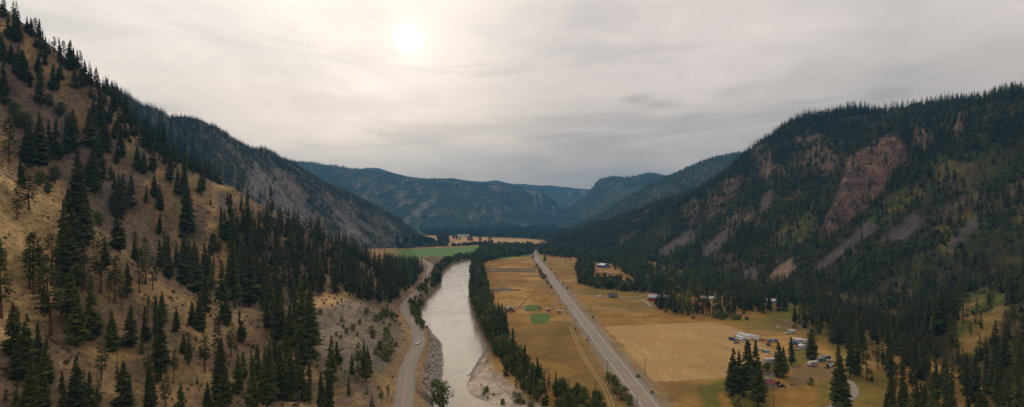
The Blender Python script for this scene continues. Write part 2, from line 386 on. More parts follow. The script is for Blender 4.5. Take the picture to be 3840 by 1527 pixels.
def nz_right(X, Y, Z):
    k = sst(2, 40, Z)
    g = -np.abs(fbm((Y+X*.25)/120, (X)/260, 3, 121)-.5)*46
    return ((fbm(X/160, Y/160, 3, 103)-.5)*26+(fbm(X/45, Y/45, 3, 105)-.5)*11+(fbm(X/12, Y/12, 3, 109)-.5)*3.5)*k+(g+9)*sst(10, 70, Z)*sst(360, 260, Z)
def post_right(X, Y, Z):
    px, py = proj(X, Y, Z)
    for poly, hgt, w in ((P_CLIFF, 26, 26), (P_CRAG, 14, 12), (P_CRAG2, 14, 12)):
        d = sdpoly(px, py, poly); k = sst(2, -w, d+(fbm(X/25, Y/25, 3, 131)-.5)*26)
        rk = np.abs(fbm(X/40, Y/24, 4, 133)-.5)*46+np.round(fbm(X/18, Y/18, 3, 137)*5)*2.6
        Z = Z+k*(hgt+rk-6)
    return Z
def alb_right(X, Y, Z, px, py, sl):
    n1 = fbm(X/40, Y/40, 4, 141); n2 = fbm(X/13, Y/13, 4, 143); n3 = fbm(X/120, Y/120, 3, 147)
    a = mix(np.broadcast_to(np.array((.040, .036, .016)), X.shape+(3,)), np.array((.12, .088, .048)), sst(.5, .68, n1)*.8)
    a = mix(a, np.array((.055, .062, .018)), sst(.5, .66, fbm(X/70, Y/70, 3, 151))*sst(3050, 3500, px+(n2-.5)*200)*.7)
    for p in BROWN: a = mix(a, mix(np.broadcast_to(np.array((.135, .095, .068)), X.shape+(3,)), np.array((.18, .13, .075)), sst(.5, .65, n2)), sst(18, -14, sdpoly(px, py, p)+(n1-.5)*90)*.9)
    for i, p in enumerate(GLADES):
        g = mix(np.broadcast_to(GREEN*(.85 if i in (1, 2, 3) else .6), X.shape+(3,)), np.array((.30, .20, .065)) if i in (1, 2, 3) else np.array((.15, .115, .035)), sst(.42, .6, n1) if i not in (0, 4) else sst(.45, .6, n2))
        a = mix(a, g, sst(14, -12, sdpoly(px, py, p)+(n2-.5)*60))
    for i, p in enumerate(TALUS): a = mix(a, np.array((.105, .085, .078)) if i not in (3,) else np.array((.24, .165, .115)), sst(5, -5, sdpoly(px, py, p)+(n2-.5)*26))
    rk = np.zeros(X.shape)
    for p in (P_CLIFF, P_CRAG, P_CRAG2):
        k = sst(5, -5, sdpoly(px, py, p)+(n2-.5)*22)
        r = mix(np.broadcast_to(np.array((.17, .108, .080)), X.shape+(3,)), np.array((.26, .175, .115)), sst(.5, .7, fbm(X/16, (Y+Z)/8, 4, 161)))
        r = mix(r, np.array((.085, .065, .055)), sst(.5, .64, fbm(X/14, Z/7, 4, 163)))
        a = mix(a, r, k); rk = np.maximum(rk, k)
    a = mix(a, np.array((.30, .185, .055)), sst(3, 0, Z)*.8*(px > 3050)*(py > 1240))
    a = mix(a, np.array((.06, .055, .025)), sst(4, 0, Z)*.8*((px <= 3050) | (py <= 1240)))
    return a, rk
m_right = terrain_mat('forest_floor_soil', .16, .03, .9, .32, 1.0, 3.0)
HR = rbf_hill('right_hillside', ctrl, (60, 1900), (60, 2700), 4.8, nz_right, alb_right, m_right, post=post_right, sky=(19, [(2100,880),(2200,848),(2367,797),(2516,737),(2665,657),(2770,598),(2830,562),(2889,521),(2963,474),(3112,456),(3262,452),(3411,458),(3545,452),(3604,432),(3709,398),(3840,375)]))

# ------------------------------------------------------------------ left hill beyond, with the grey talus
P_TAL2 = [(960,610),(1010,640),(1120,760),(1230,850),(1330,915),(1420,950),(1300,960),(1150,960),(1000,900),(900,700)]
P_TAL3 = [(1200,740),(1290,800),(1400,905),(1440,935),(1400,945),(1300,880)]
ctrl = []
for r in [(0,200,1000),(300,290,1080),(430,345,1130),(470,352,1150),(560,405,1230),(700,450,1350),(800,485,1430),(860,515,1500),(1000,568,1620),(1100,613,1750),(1200,668,1860),(1300,727,1940),(1400,783,1990),(1500,838,2010),(1570,880,1980),(1615,908,1930)]:
    p = W(*r); p = (p[0], p[1], p[2]-32); ctrl.append(p); ctrl.append((p[0]-70, p[1]+110, p[2]-40)); ctrl.append((p[0]-260, p[1]+350, p[2]*.35-30))
for p in [(-228,1700),(-250,1640),(-347,1610),(-430,1560),(-500,1450),(-560,1300),(-600,1150),(-640,1030),(-700,930),(-760,850)]:
    ctrl.append((p[0], p[1], -.5)); ctrl.append((p[0]+90, p[1]-60, -14))
ctrl += [(-200, 1950, -2), (-120, 1900, -12), (-230, 2150, -12)]
def nz_l2(X, Y, Z):
    k = sst(2, 40, Z)
    g = -np.abs(fbm((Y*.8+X*.5)/80, (X-Y*.4)/340, 3, 221)-.5)*44
    return ((fbm(X/120, Y/120, 3, 203)-.5)*24+(fbm(X/40, Y/40, 3, 205)-.5)*8+g+9)*k*.7
def alb_l2(X, Y, Z, px, py, sl):
    n1 = fbm(X/45, Y/45, 4, 241); n2 = fbm(X/16, Y/16, 4, 243); st = fbm((Y+X*.4)/14, (X-Y*.4)/90, 4, 245)
    a = mix(np.broadcast_to(np.array((.05, .05, .032)), X.shape+(3,)), np.array((.145, .12, .095)), sst(.45, .62, n1))
    a = mix(a, np.array((.21, .165, .115)), sst(.58, .7, n2)*.6)
    a = mix(a, np.array((.045, .05, .03)), sst(900, 700, px)*.7)
    k = sst(25, -25, np.minimum(sdpoly(px, py, P_TAL2), sdpoly(px, py, P_TAL3))+(st-.5)*150)
    t = mix(np.broadcast_to(np.array((.17, .148, .142)), X.shape+(3,)), np.array((.25, .215, .19)), sst(.5, .62, st))
    return mix(a, t, k)
m_l2 = terrain_mat('talus_slope_soil', .10, .02, .6, .34, 1.0, 4.0)
HL2 = rbf_hill('talus_hillside', ctrl, (-1500, -90), (750, 2450), 7.0, nz_l2, alb_l2, m_l2, sky=(15, [(430,325),(445,333),(520,374),(594,417),(676,432),(734,445),(773,457),(832,488),(891,508),(949,531),(1000,558),(1095,605),(1162,643),(1252,693),(1342,733),(1409,768),(1477,800),(1522,830),(1562,860),(1602,882)]))

# ------------------------------------------------------------------ mountains down the valley
def far_alb(seed, rockx=None):
    def f(X, Y, Z, px, py, sl):
        n1 = fbm(X/150, Y/150, 4, seed); n2 = fbm(X/60, Y/60, 4, seed+3)
        a = mix(np.broadcast_to(np.array((.045, .055, .03)), X.shape+(3,)), np.array((.085, .085, .05)), sst(.5, .65, n1))
        st = fbm(X/34, (Z+Y*.3)/120, 4, seed+9)
        k = sst(.56, .64, st)*sst(600, 760, py)*sst(.44, .56, fbm(X/420, Y/420, 3, seed+5))
        return mix(a, np.array((.20, .175, .15)), k)
    return f
def far_nz(seed, amp=1.0):
    def f(X, Y, Z):
        k = sst(5, 120, Z)
        g = -np.abs(fbm(X/420, Y/900, 3, seed)-.5)*200
        return amp*k*((fbm(X/500, Y/500, 3, seed+1)-.5)*90+(fbm(X/120, Y/120, 4, seed+2)-.5)*38+g+40)
    return f
m_far = terrain_mat('far_mountain_soil', .03, .006, .12, .35, 1.0, 10.0)
ctrl = []
for r in [(300,480,4300),(700,540,4400),(1000,585,4500),(1100,600,4600),(1200,613,4700),(1370,632,4900),(1500,648,5000),(1700,668,5100),(1900,690,5200),(1990,706,5200),(2050,733,5250),(2085,755,5300),(2105,785,5400),(2125,850,5600)]:
    p = W(*r); p = (p[0], p[1], p[2]-32); ctrl.append(p); ctrl.append((p[0]-60, p[1]+700, p[2]*.8-60)); ctrl.append((p[0]-100, p[1]+1500, -60))
for x, y in [(-3600,2900),(-2600,3100),(-1800,3350),(-1000,3560),(-650,3700),(-200,3760),(150,3850),(350,4100),(480,4500),(560,5000),(620,5600)]: ctrl += [(x, y, -1), (x+60, y-350, -60)]
HM1 = rbf_hill('mountain', ctrl, (-4200, 900), (2600, 7000), 32, far_nz(301, .28), far_alb(321), m_far, sky=(14, [(1000,590),(1102,602),(1233,617),(1354,635),(1498,657),(1605,665),(1745,677),(1913,694),(1987,708),(2048,726),(2094,754),(2108,768)]))
ctrl = []
for r in [(2108,805,4700),(2130,776,4800),(2162,742,4900),(2203,704,4950),(2245,668,4950),(2290,658,4900),(2350,652,4900),(2430,642,4800),(2490,648,4800),(2700,640,4700),(3100,600,4600),(3600,560,4300)]:
    p = W(*r); p = (p[0], p[1], p[2]-34); ctrl.append(p); ctrl.append((p[0]+100, p[1]+600, p[2]*.8-60)); ctrl.append((p[0]+100, p[1]+1300, -80))
for x, y in [(420,5200),(330,4600),(250,4200),(220,3900),(420,3500),(1000,3400),(2000,3300),(3500,3000)]: ctrl += [(x, y, -1), (x-120, y-150, -40)]
HM2 = rbf_hill('mountain', ctrl, (120, 4600), (2800, 6600), 32, far_nz(401, .25), far_alb(421), m_far, sky=(12, [(2114,783),(2160,748),(2203,708),(2245,670),(2290,664),(2367,664),(2434,649),(2486,656),(2600,655)]))
ctrl = []
for r in [(2075,874,3050),(2120,855,3100),(2200,802,3150),(2330,733,3150),(2440,682,3100),(2500,652,3050),(2560,620,3000),(2640,588,2950),(2700,572,2900),(2760,566,2850),(2850,566,2800),(3100,560,2700),(3600,540,2600)]:
    p = W(*r); ctrl.append(p); ctrl.append((p[0]+100, p[1]+250, p[2]*.85-30)); ctrl.append((p[0]+200, p[1]+900, -60))
for x, y in [(235,3050),(225,2800),(240,2550),(300,2300),(500,2150),(1200,2000),(2600,1900)]: ctrl += [(x, y, -1), (x-100, y-80, -30)]
HM3 = rbf_hill('mountain', ctrl, (120, 3400), (1900, 4300), 20, far_nz(501, .25), far_alb(521), m_far, sky=(13, [(2100,866),(2144,853),(2293,772),(2442,684),(2561,632),(2665,591),(2755,576),(2850,574)]))
ctrl = []
for r in [(900,640,7700),(1340,636,7800),(1375,624,7800),(1420,625,7800),(1500,655,7800),(1700,668,7800),(1860,672,7900),(1960,690,8000),(2060,693,8000),(2130,701,8000),(2200,707,8000),(2300,700,8000),(2500,690,8000)]:
    p = W(*r); ctrl.append(p); ctrl.append((p[0], p[1]+700, p[2]-200)); ctrl.append((p[0], p[1]-1100, -60))
HM4 = rbf_hill('mountain', ctrl, (-4600, 3200), (6600, 9000), 55, far_nz(601, .2), far_alb(621), m_far, sky=(13, [(1300,640),(1375,628),(1420,630),(1500,650),(1700,668),(1860,676),(1960,690),(2060,695),(2130,701),(2200,708),(2400,705)]))

# ------------------------------------------------------------------ valley floor: one sheet to the horizon
def axis(a, b, fine0, fine1, step, grow=1.25):
    out = list(np.arange(fine0, fine1+.1, step)); s = step; x = fine0
    while x > a: s *= grow; x -= s; out.insert(0, x)
    s = step; x = out[-1]
    while x < b: s *= grow; x += s; out.append(x)
    return np.array(out)
xs = axis(-12000, 12000, -170, 330, 2.5); ys = axis(-6000, 14000, 170, 1300, 3.2, 1.08)
X, Y = np.meshgrid(xs, ys); Z = floor_z(X, Y)
px, py = proj(X, Y, Z); px = np.where(Y < 60, -9999, px)
n1 = fbm(X/35, Y/60, 4, 701); n2 = fbm(X/11, Y/11, 4, 703); n3 = fbm(X/90, Y/40, 3, 705); hs = fbm(X/60, Y/9, 3, 707)
FIELD = np.array((.325, .195, .070))
a = mix(np.broadcast_to(FIELD, X.shape+(3,)), np.array((.42, .28, .12)), sst(.45, .65, n1))
a = mix(a, np.array((.21, .145, .065)), sst(.5, .68, n3)*.55)
a = mix(a, np.array((.24, .165, .075)), sst(.52, .66, hs)*.45)
a = mix(a, OLIVE*1.6, sst(.54, .7, n2)*.35)
def patch(poly, c, w=6, nn=.5, amt=1.0):
    global a
    k = sst(w, -w, sdpoly(px, py, poly)+(n2-.5)*w*4*nn)*amt; a = mix(a, c, k)
SHADEG = np.array((.10, .095, .035))
patch([(1955,1230),(2160,1200),(2200,1300),(2330,1440),(2400,1540),(2300,1560),(2050,1440),(1940,1300)], np.array((.20, .145, .058)), 25, .7, .75)
patch([(2400,1280),(2560,1430),(2780,1450),(2900,1600),(2500,1600),(2440,1520)], np.array((.24, .16, .07)), 15, 1, .7)
patch([(2600,1440),(2850,1400),(2900,1527),(2860,1650),(2720,1650),(2610,1480)], GREEN*1.1, 14, 1, .8)
patch([(2690,1470),(2720,1470),(2790,1620),(2730,1620)], FIELD, 5, .5)
patch([(2230,1130),(2450,1130),(2600,1160),(2300,1160)], np.array((.18, .17, .06)), 10, 1, .4)
patch([(2200,1080),(2300,1085),(2440,1105),(2430,1118),(2270,1120),(2190,1100)], np.array((.16, .15, .05)), 6, 1, .7)
patch([(2680,1180),(2800,1195),(2960,1180),(3000,1130),(3060,1170),(3100,1240),(3000,1250),(2860,1240),(2760,1222)], np.array((.17, .16, .05)), 8, 1, .8)
patch([(2840,1168),(2920,1160),(3010,1130),(3060,1180),(2980,1200),(2880,1190)], GREEN*1.1, 6, 1, .8)
patch([(2980,1280),(3060,1310),(3010,1370),(2940,1370),(2860,1390),(2850,1365),(2960,1340)], GREEN*1.1, 6, 1, .8)
patch([(2880,1205),(3050,1195),(3090,1240),(3000,1245),(2900,1230)], np.array((.19, .145, .11)), 6, 1, .7)
patch([(2950,1430),(2980,1375),(3090,1370),(3150,1350),(3150,1410),(3060,1430),(3000,1450)], np.array((.22, .165, .12)), 8, .8, .85)
patch([(3080,1240),(3330,1240),(3330,1600),(3100,1600),(3060,1450),(3150,1400)], mix(np.broadcast_to(np.array((.15, .15, .045)), X.shape+(3,)), np.array((.30, .21, .09)), sst(.42, .58, n1)), 20, 1, .8)
# far side of the bend
patch([(1500,850),(2150,850),(2150,900),(1500,900)], np.array((.06, .075, .04)), 3, .2)
patch([(1600,886),(1760,888),(1950,895),(2060,904),(2058,914),(2000,925),(1900,932),(1600,935)], np.array((.46, .28, .13)), 2, .2)
patch([(2290,970),(2700,1040),(3050,1075),(3400,1120),(3400,1215),(3270,1240),(3120,1190),(3000,1145),(2860,1115),(2560,1050),(2400,1010)], np.array((.07, .07, .05)), 8, .6, .9)
patch([(1480,935),(1660,931),(1800,924),(1990,930),(1990,960),(1480,1010)], np.array((.10, .19, .06)), 1.5, .1)
a = a*np.array((.93, .84, .62))
bar = inpoly(X, Y, BAR) & (sdpoly(X, Y, RIVER) < 60)
kb = sst(3, -6, sdpoly(X, Y, BAR)+(n2-.5)*10)
a = mix(a, mix(np.broadcast_to(np.array((.50, .42, .335)), X.shape+(3,)), np.array((.30, .25, .205)), sst(.5, .62, fbm(X/5, Y/9, 4, 711))), kb)
dr = np.where(np.abs(X) < 400, sdpoly(X, Y, RIVER), 999)
a = mix(a, np.array((.10, .08, .045)), sst(9, 3, dr)*(1-kb)*.9)
a = mix(a, np.array((.24, .20, .15)), sst(.5, -1, dr)*.9)
dh = np.abs(X-(70-12*(Y-260)/850))                         # verges of the highway
a = mix(a, np.array((.25, .185, .11)), sst(15, 9, dh+(n2-.5)*5)*(Y > -100)*(Y < 1450))
a = mix(a, np.array((.05, .06, .03)), sst(1700, 2600, Y)*(~inpoly(px, py, [(1500,884),(2070,896),(2070,940),(1500,1000)]))*.85)
ny, nx = X.shape; idx = np.arange(nx*ny).reshape(ny, nx)
Q = np.stack([idx[:-1, :-1], idx[:-1, 1:], idx[1:, 1:], idx[1:, :-1]], -1).reshape(-1, 4)
gnd = mesh_obj('ground', np.c_[X.ravel(), Y.ravel(), Z.ravel()], Q, terrain_mat('valley_soil', .22, .035, 1.4, .2, .4, .5), smooth=True, attrs={'alb': a.reshape(-1, 3)})
tag(gnd, kind='structure')

# ------------------------------------------------------------------ water
m, nt, b = new_mat('river_water'); v = objvec(nt, (1, .35, 1))
n1_ = noise_node(nt, .9, 4, .65, v, .4); n2_ = noise_node(nt, .05, 4, .6, v, .8)
nt.links.new(ramp(nt, n2_.outputs[0], [(.35, (.20, .15, .098)), (.65, (.31, .24, .155))]), b.inputs['Base Color'])
b.inputs['Roughness'].default_value = .18; b.inputs['IOR'].default_value = 1.30; b.inputs['Specular IOR Level'].default_value = .5
vv = mixc(nt, 'MULTIPLY', 1.0, n1_.outputs[0], ramp(nt, noise_node(nt, .018, 3, .6, objvec(nt), 1).outputs[0], [(.4, (.25, .25, .25)), (.62, (1, 1, 1))]))
bump(nt, b, vv, .42, .4)
wv = [(x, y, WL) for x, y in [(-175, -2500), (60, -2500), (60, 150), (60, 1000), (60, 1250), (300, 1640), (260, 1760), (-20, 1560), (-70, 1350), (-175, 1350), (-175, 1000), (-175, 150)]]
wx = np.linspace(0, 1, 2)
river = mesh_obj('river', [(-175, -2500, WL), (60, -2500, WL), (60, 1300, WL), (-175, 1300, WL), (310, 1640, WL), (230, 1760, WL)], [(0, 1, 2, 3), (3, 2, 4, 5)], m); tag(river, kind='structure')
# ------------------------------------------------------------------ roads, fields
def ribbon(name, pts, w0, w1, z, mat, dash=None, step=3.0, zf=None):
    """flat band between the offsets w0 and w1 from a centre line"""
    P = np.array([p[:2] for p in pts], float); sl = np.r_[0, np.cumsum(np.hypot(*np.diff(P, axis=0).T))]
    V = []; Fc = []
    def at(s):
        x = np.interp(s, sl, P[:, 0]); y = np.interp(s, sl, P[:, 1]); x2 = np.interp(s+1, sl, P[:, 0]); y2 = np.interp(s+1, sl, P[:, 1])
        x1 = np.interp(s-1, sl, P[:, 0]); y1 = np.interp(s-1, sl, P[:, 1])
        t = np.array((x2-x1, y2-y1)); t /= np.linalg.norm(t)+1e-9; n = np.array((-t[1], t[0])); return np.array((x, y)), n
    segs = [(0, sl[-1])] if not dash else [(s, min(s+dash[0], sl[-1])) for s in np.arange(dash[2] if len(dash) > 2 else 0, dash[3] if len(dash) > 3 else sl[-1], dash[0]+dash[1])]
    for s0, s1 in segs:
        k = max(1, int((s1-s0)/step)); n0 = len(V)
        for i in range(k+1):
            c, n = at(s0+(s1-s0)*i/k)
            for w in (w0, w1):
                q = c+n*w; zz = z if zf is None else float(zf(q[0], q[1]))+z
                V.append((q[0], q[1], zz))
        for i in range(k): Fc.append((n0+2*i, n0+2*i+2, n0+2*i+3, n0+2*i+1))
    return mesh_obj(name, V, Fc, mat)
asphalt_l = soil_mat('weathered_asphalt', (.225, .19, .15), (.275, .235, .19), .12, 1.5, .8, bs=.1, bd=.05)
asphalt_h = soil_mat('highway_asphalt', (.245, .20, .155), (.29, .24, .185), .06, 1.2, .75, bs=.1, bd=.05)
gravel = soil_mat('shoulder_gravel', (.20, .165, .125), (.27, .225, .17), .3, 3, .95)
dirt = soil_mat('dirt_track', (.30, .20, .09), (.37, .25, .12), .15, 1.5)
yel = paint('yellow_line_paint', (.62, .30, .07), .6, 0, .2); wht = paint('white_line_paint', (.72, .70, .66), .6, 0, .12)
RL = ROADL
for nm, w0, w1, dz, mt in (('road', -4.9, 4.8, .06, gravel), ('road', -4.1, 4.0, .10, asphalt_l), ('road_marking', .0, .22, .14, yel)):
    o = ribbon(nm, RL, w0, w1, ROADZ+dz, mt); tag(o, kind='structure')
hw = [(73.5, -100), (71, 100), (68.9, 264), (63.9, 566), (57.5, 1123), (57.6, 1350)]; hwp = catmull(hw, 10)
hw2 = catmull([(57.4, 1300), (57.6, 1360), (60, 1420), (72, 1480), (95, 1560), (118, 1700), (125, 1900)], 8)
HWY = np.vstack([hwp[hwp[:, 1] < 1295], hw2]); HZ = .30
base = MB(); 
tag(ribbon('highway_shoulder', HWY, -7.4, 7.4, HZ-.12, gravel), kind='structure')
tag(ribbon('highway', HWY, -5.5, 5.5, HZ, asphalt_h), kind='structure')
for w in (-3.75, 3.75): tag(ribbon('road_marking', HWY, w-.10, w+.10, HZ+.02, wht), kind='structure')
tag(ribbon('road_marking', HWY, -.08, .08, HZ+.02, yel, dash=(3.0, 6.0, 420, 1600)), kind='structure')
tag(ribbon('road_marking', HWY, -.26, -.08, HZ+.02, yel, dash=(415, 2000, 0)), kind='structure')
def track(pts, w, mat=dirt, z=.05, ruts=True, closed=False):
    c = catmull([onz(x, y)[:2] if closed is False else (x, y) for x, y in pts], 8)
    if ruts:
        for s in (-1, 1): tag(ribbon('dirt_track', c, s*w*.5-.45, s*w*.5+.45, z, mat, zf=lambda x, y: max(0, float(ground(np.array([x]), np.array([y]))[0]))), kind='structure')
    else: tag(ribbon('dirt_track', c, -w/2, w/2, z, mat, zf=lambda x, y: max(0, float(ground(np.array([x]), np.array([y]))[0]))), kind='structure')
grey = soil_mat('grey_gravel', (.26, .225, .185), (.33, .29, .24), .2, 2)
brownd = soil_mat('dark_dirt', (.17, .11, .055), (.22, .145, .07), .2, 2)
track([(2136,1104),(2165,1104),(2220,1110),(2290,1112),(2370,1114),(2400,1111),(2420,1108)], 3.2, grey, .06, False)
track([(2400,1122),(2420,1130),(2432,1142),(2445,1151),(2470,1152)], 3.5, grey, .05, False)
track([(2180,1163),(2260,1164),(2380,1157),(2445,1151)], 2.6, brownd, .07, False)
track([(2140,1226),(2170,1300),(2210,1370),(2235,1410),(2270,1460),(2296,1527),(2310,1580)], 2.0, dirt, .05, True)
track([(2075,1130),(2095,1160),(2115,1180),(2142,1200)], 2.0, dirt, .04, True)
track([(1930,1170),(1960,1140),(1992,1108),(2040,1103),(2060,1090),(2045,1060),(2025,1035),(1990,1032)], 2.4, brownd, .05, False)
track([(2090,1102),(2040,1104),(1990,1108)], 2.0, brownd, .08, False)
track([(3200,1448),(3207,1462),(3203,1480),(3185,1497),(3150,1512),(3100,1535),(3050,1570)], 3.4, grey, .12, False)
track([(3200,1448),(3185,1432),(3150,1418),(3110,1400)], 3.4, grey, .11, False)
track([(2735,1222),(2790,1250),(2850,1285),(2890,1312),(2905,1335),(2880,1350),(2800,1365)], 3.0, dirt, .07, False)
track([(1648,932),(1655,924),(1665,916),(1680,911),(1700,905)], 7, grey, .35, False)
def sheet(name, poly, mat, z, label=None, jit=.6, n=8, seed=1):
    r = random.Random(seed); P = [np.array(onz(x, y)[:2]) for x, y in poly]; out = []
    if name == 'hay_field': P = [q[:2] for q in catmull([P[-1]]+P+[P[0]], 4)[4:-5]]
    for i in range(len(P)):
        a, b = P[i], P[(i+1) % len(P)]; L = np.linalg.norm(b-a); k = max(2, min(40, int(L/6)))
        for j in range(k): q = a+(b-a)*j/k; out.append((q[0]+r.uniform(-jit, jit), q[1]+r.uniform(-jit, jit)*1.5, z))
    o = mesh_obj(name, out, [tuple(range(len(out)))], mat); tag(o, kind='structure'); return o
def swirl(nt, c):
    t = N(nt, 'ShaderNodeTexCoord'); mp = N(nt, 'ShaderNodeMapping'); mp.inputs['Location'].default_value = (-178, -300, 0); nt.links.new(t.outputs['Object'], mp.inputs['Vector'])
    dn = noise_node(nt, .018, 2, .5, t.outputs['Object'])
    w = N(nt, 'ShaderNodeTexWave', wave_type='RINGS', rings_direction='Z'); w.inputs['Scale'].default_value = .10; w.inputs['Distortion'].default_value = 22; w.inputs['Detail'].default_value = 3; w.inputs['Detail Scale'].default_value = .16
    nt.links.new(mp.outputs[0], w.inputs['Vector'])
    k = ramp(nt, w.outputs['Fac'], [(.25, (.965, .96, .955)), (.75, (1.03, 1.03, 1.03))])
    g = ramp(nt, noise_node(nt, .012, 3, .5, t.outputs['Object'], .5).outputs[0], [(.45, (1.02, 1, .98)), (.66, (.86, .95, .86))])
    st = noise_node(nt, .5, 4, .65, objvec(nt, (1, .05, 1), (0, 0, .5)), 1.5)
    c = mixc(nt, 'MULTIPLY', 1.0, c, ramp(nt, st.outputs[0], [(.35, (.86, .85, .84)), (.65, (1.12, 1.12, 1.1))]))
    return mixc(nt, 'MULTIPLY', 1.0, mixc(nt, 'MULTIPLY', 1.0, c, k), g)
hay = soil_mat('mown_hay_field', (.37, .225, .092), (.46, .295, .13), .035, .8, extra=swirl)
sheet('hay_field', [(2268,1228),(2400,1220),(2560,1212),(2650,1209),(2700,1212),(2735,1226),(2800,1258),(2850,1290),(2880,1320),(2870,1345),(2820,1365),(2790,1400),(2740,1412),(2640,1424),(2540,1432),(2460,1430),(2440,1418),(2400,1370),(2330,1290)], hay, .09, jit=1.3, seed=3)
lawn = soil_mat('watered_lawn', (.070, .125, .022), (.115, .165, .038), .12, 1.2)
lawn2 = soil_mat('weedy_lawn', (.11, .16, .03), (.17, .19, .05), .12, 1.2)
sheet('lawn', [(1968,1145),(2010,1145),(2016,1167),(1966,1167)], lawn, .05, seed=4)
sheet('lawn', [(1992,1176),(2060,1176),(2064,1190),(2054,1214),(2000,1216),(1987,1200)], lawn, .05, seed=5)
darks = soil_mat('tilled_soil', (.085, .062, .04), (.13, .095, .06), .2, 1.5)
sheet('garden_plot', [(2011,1146),(2029,1147),(2033,1160),(2031,1166),(2017,1167)], darks, .07, seed=6)
sheet('garden_plot', [(1814,1007),(2004,1008),(2010,1014),(1816,1013)], darks, .10, jit=.4, seed=7)
sheet('garden_plot', [(1816,1016),(2008,1016),(2010,1022),(1820,1021)], darks, .10, jit=.4, seed=8)
gf = soil_mat('green_hay_field', (.085, .165, .035), (.13, .215, .05), .02, .3)
sheet('green_field', [(1540,936),(1600,932),(1668,929),(1765,925),(1800,922),(1800,930),(1795,945),(1740,968),(1690,978),(1640,990),(1600,992),(1560,975)], gf, .30, jit=2, seed=9)
fg = soil_mat('straw_field', (.42, .25, .11), (.50, .31, .14), .006, .2, stretch=(.3, 1, 1))
sheet('straw_field', [(1640,925),(1800,918),(1900,921),(1960,917),(2020,916),(2058,909),(2062,906),(1990,898),(1900,894),(1780,890),(1700,886),(1600,884),(1590,900)], fg, .35, jit=3, seed=10)

# ------------------------------------------------------------------ camera, sky, sun, air
cam = bpy.data.cameras.new('camera'); co = bpy.data.objects.new('camera', cam); COL.objects.link(co)
co.location = (0, 0, CH); co.rotation_euler = (radians(90), 0, 0); cam.sensor_width = 36; cam.lens = F/3840*36
cam.shift_y = (HY-763.5)/3840; cam.clip_start = 1; cam.clip_end = 60000; scene.camera = co
sd = np.array((-.200, 1.0, .344)); sd /= np.linalg.norm(sd)
el = math.asin(sd[2]); az = math.atan2(sd[0], sd[1])
sl_ = bpy.data.lights.new('sun', 'SUN'); sl_.energy = .9; sl_.angle = radians(55); sl_.color = (1, .88, .72)
so = bpy.data.objects.new('sun', sl_); COL.objects.link(so)
from mathutils import Vector
so.rotation_euler = Vector(tuple(-sd)).to_track_quat('-Z', 'Y').to_euler(); so.location = (0, 0, 500)
w = bpy.data.worlds.new('World'); scene.world = w; w.use_nodes = True; nt = w.node_tree
bg = nt.nodes['Background']
tc = N(nt, 'ShaderNodeTexCoord'); D = tc.outputs['Generated']
def M(op, a, b=None, c=None, clamp=False):
    n = N(nt, 'ShaderNodeMath', operation=op); n.use_clamp = clamp
    for i, v in enumerate((a, b, c)):
        if v is None: continue
        if hasattr(v, 'is_output'): nt.links.new(v, n.inputs[i])
        else: n.inputs[i].default_value = v
    return n.outputs[0]
def SS(x, lo, hi):
    n = N(nt, 'ShaderNodeMapRange', interpolation_type='SMOOTHSTEP'); nt.links.new(x, n.inputs[0])
    n.inputs[1].default_value = lo; n.inputs[2].default_value = hi; return n.outputs[0]
sx = N(nt, 'ShaderNodeSeparateXYZ'); nt.links.new(D, sx.inputs[0]); dx, dy, dz = sx.outputs
mpv = N(nt, 'ShaderNodeMapping'); mpv.inputs['Scale'].default_value = (1.0, 1.0, 3.2); nt.links.new(D, mpv.inputs['Vector']); cv = mpv.outputs[0]
cn1 = noise_node(nt, 2.2, 6, .55, cv, .5).outputs[0]; cn2 = noise_node(nt, 6.5, 5, .6, cv, .3).outputs[0]
ang = M('DIVIDE', dx, M('MAXIMUM', dy, .25))
lft = SS(M('ADD', M('ADD', ang, M('MULTIPLY', dz, -.25)), M('MULTIPLY', M('SUBTRACT', cn1, .5), .5)), .12, -.32)
lft = M('MULTIPLY', lft, SS(dy, -.3, .3))
up = SS(M('ADD', dz, M('MULTIPLY', M('SUBTRACT', cn1, .5), .10)), .02, .34)
high = mixc(nt, 'MIX', lft, (.85, .75, .685), (1.19, 1.065, .95))
low = mixc(nt, 'MIX', lft, (.72, .61, .51), (1.20, .98, .79))
skyc = mixc(nt, 'MIX', up, low, high)
cl = ramp(nt, cn1, [(.34, (.85, .86, .87)), (.60, (1.06, 1.05, 1.04))]); skyc = mixc(nt, 'MULTIPLY', 1.0, skyc, cl)
cl2 = ramp(nt, cn2, [(.3, (.93, .94, .95)), (.7, (1.05, 1.045, 1.04))]); skyc = mixc(nt, 'MULTIPLY', 1.0, skyc, cl2)
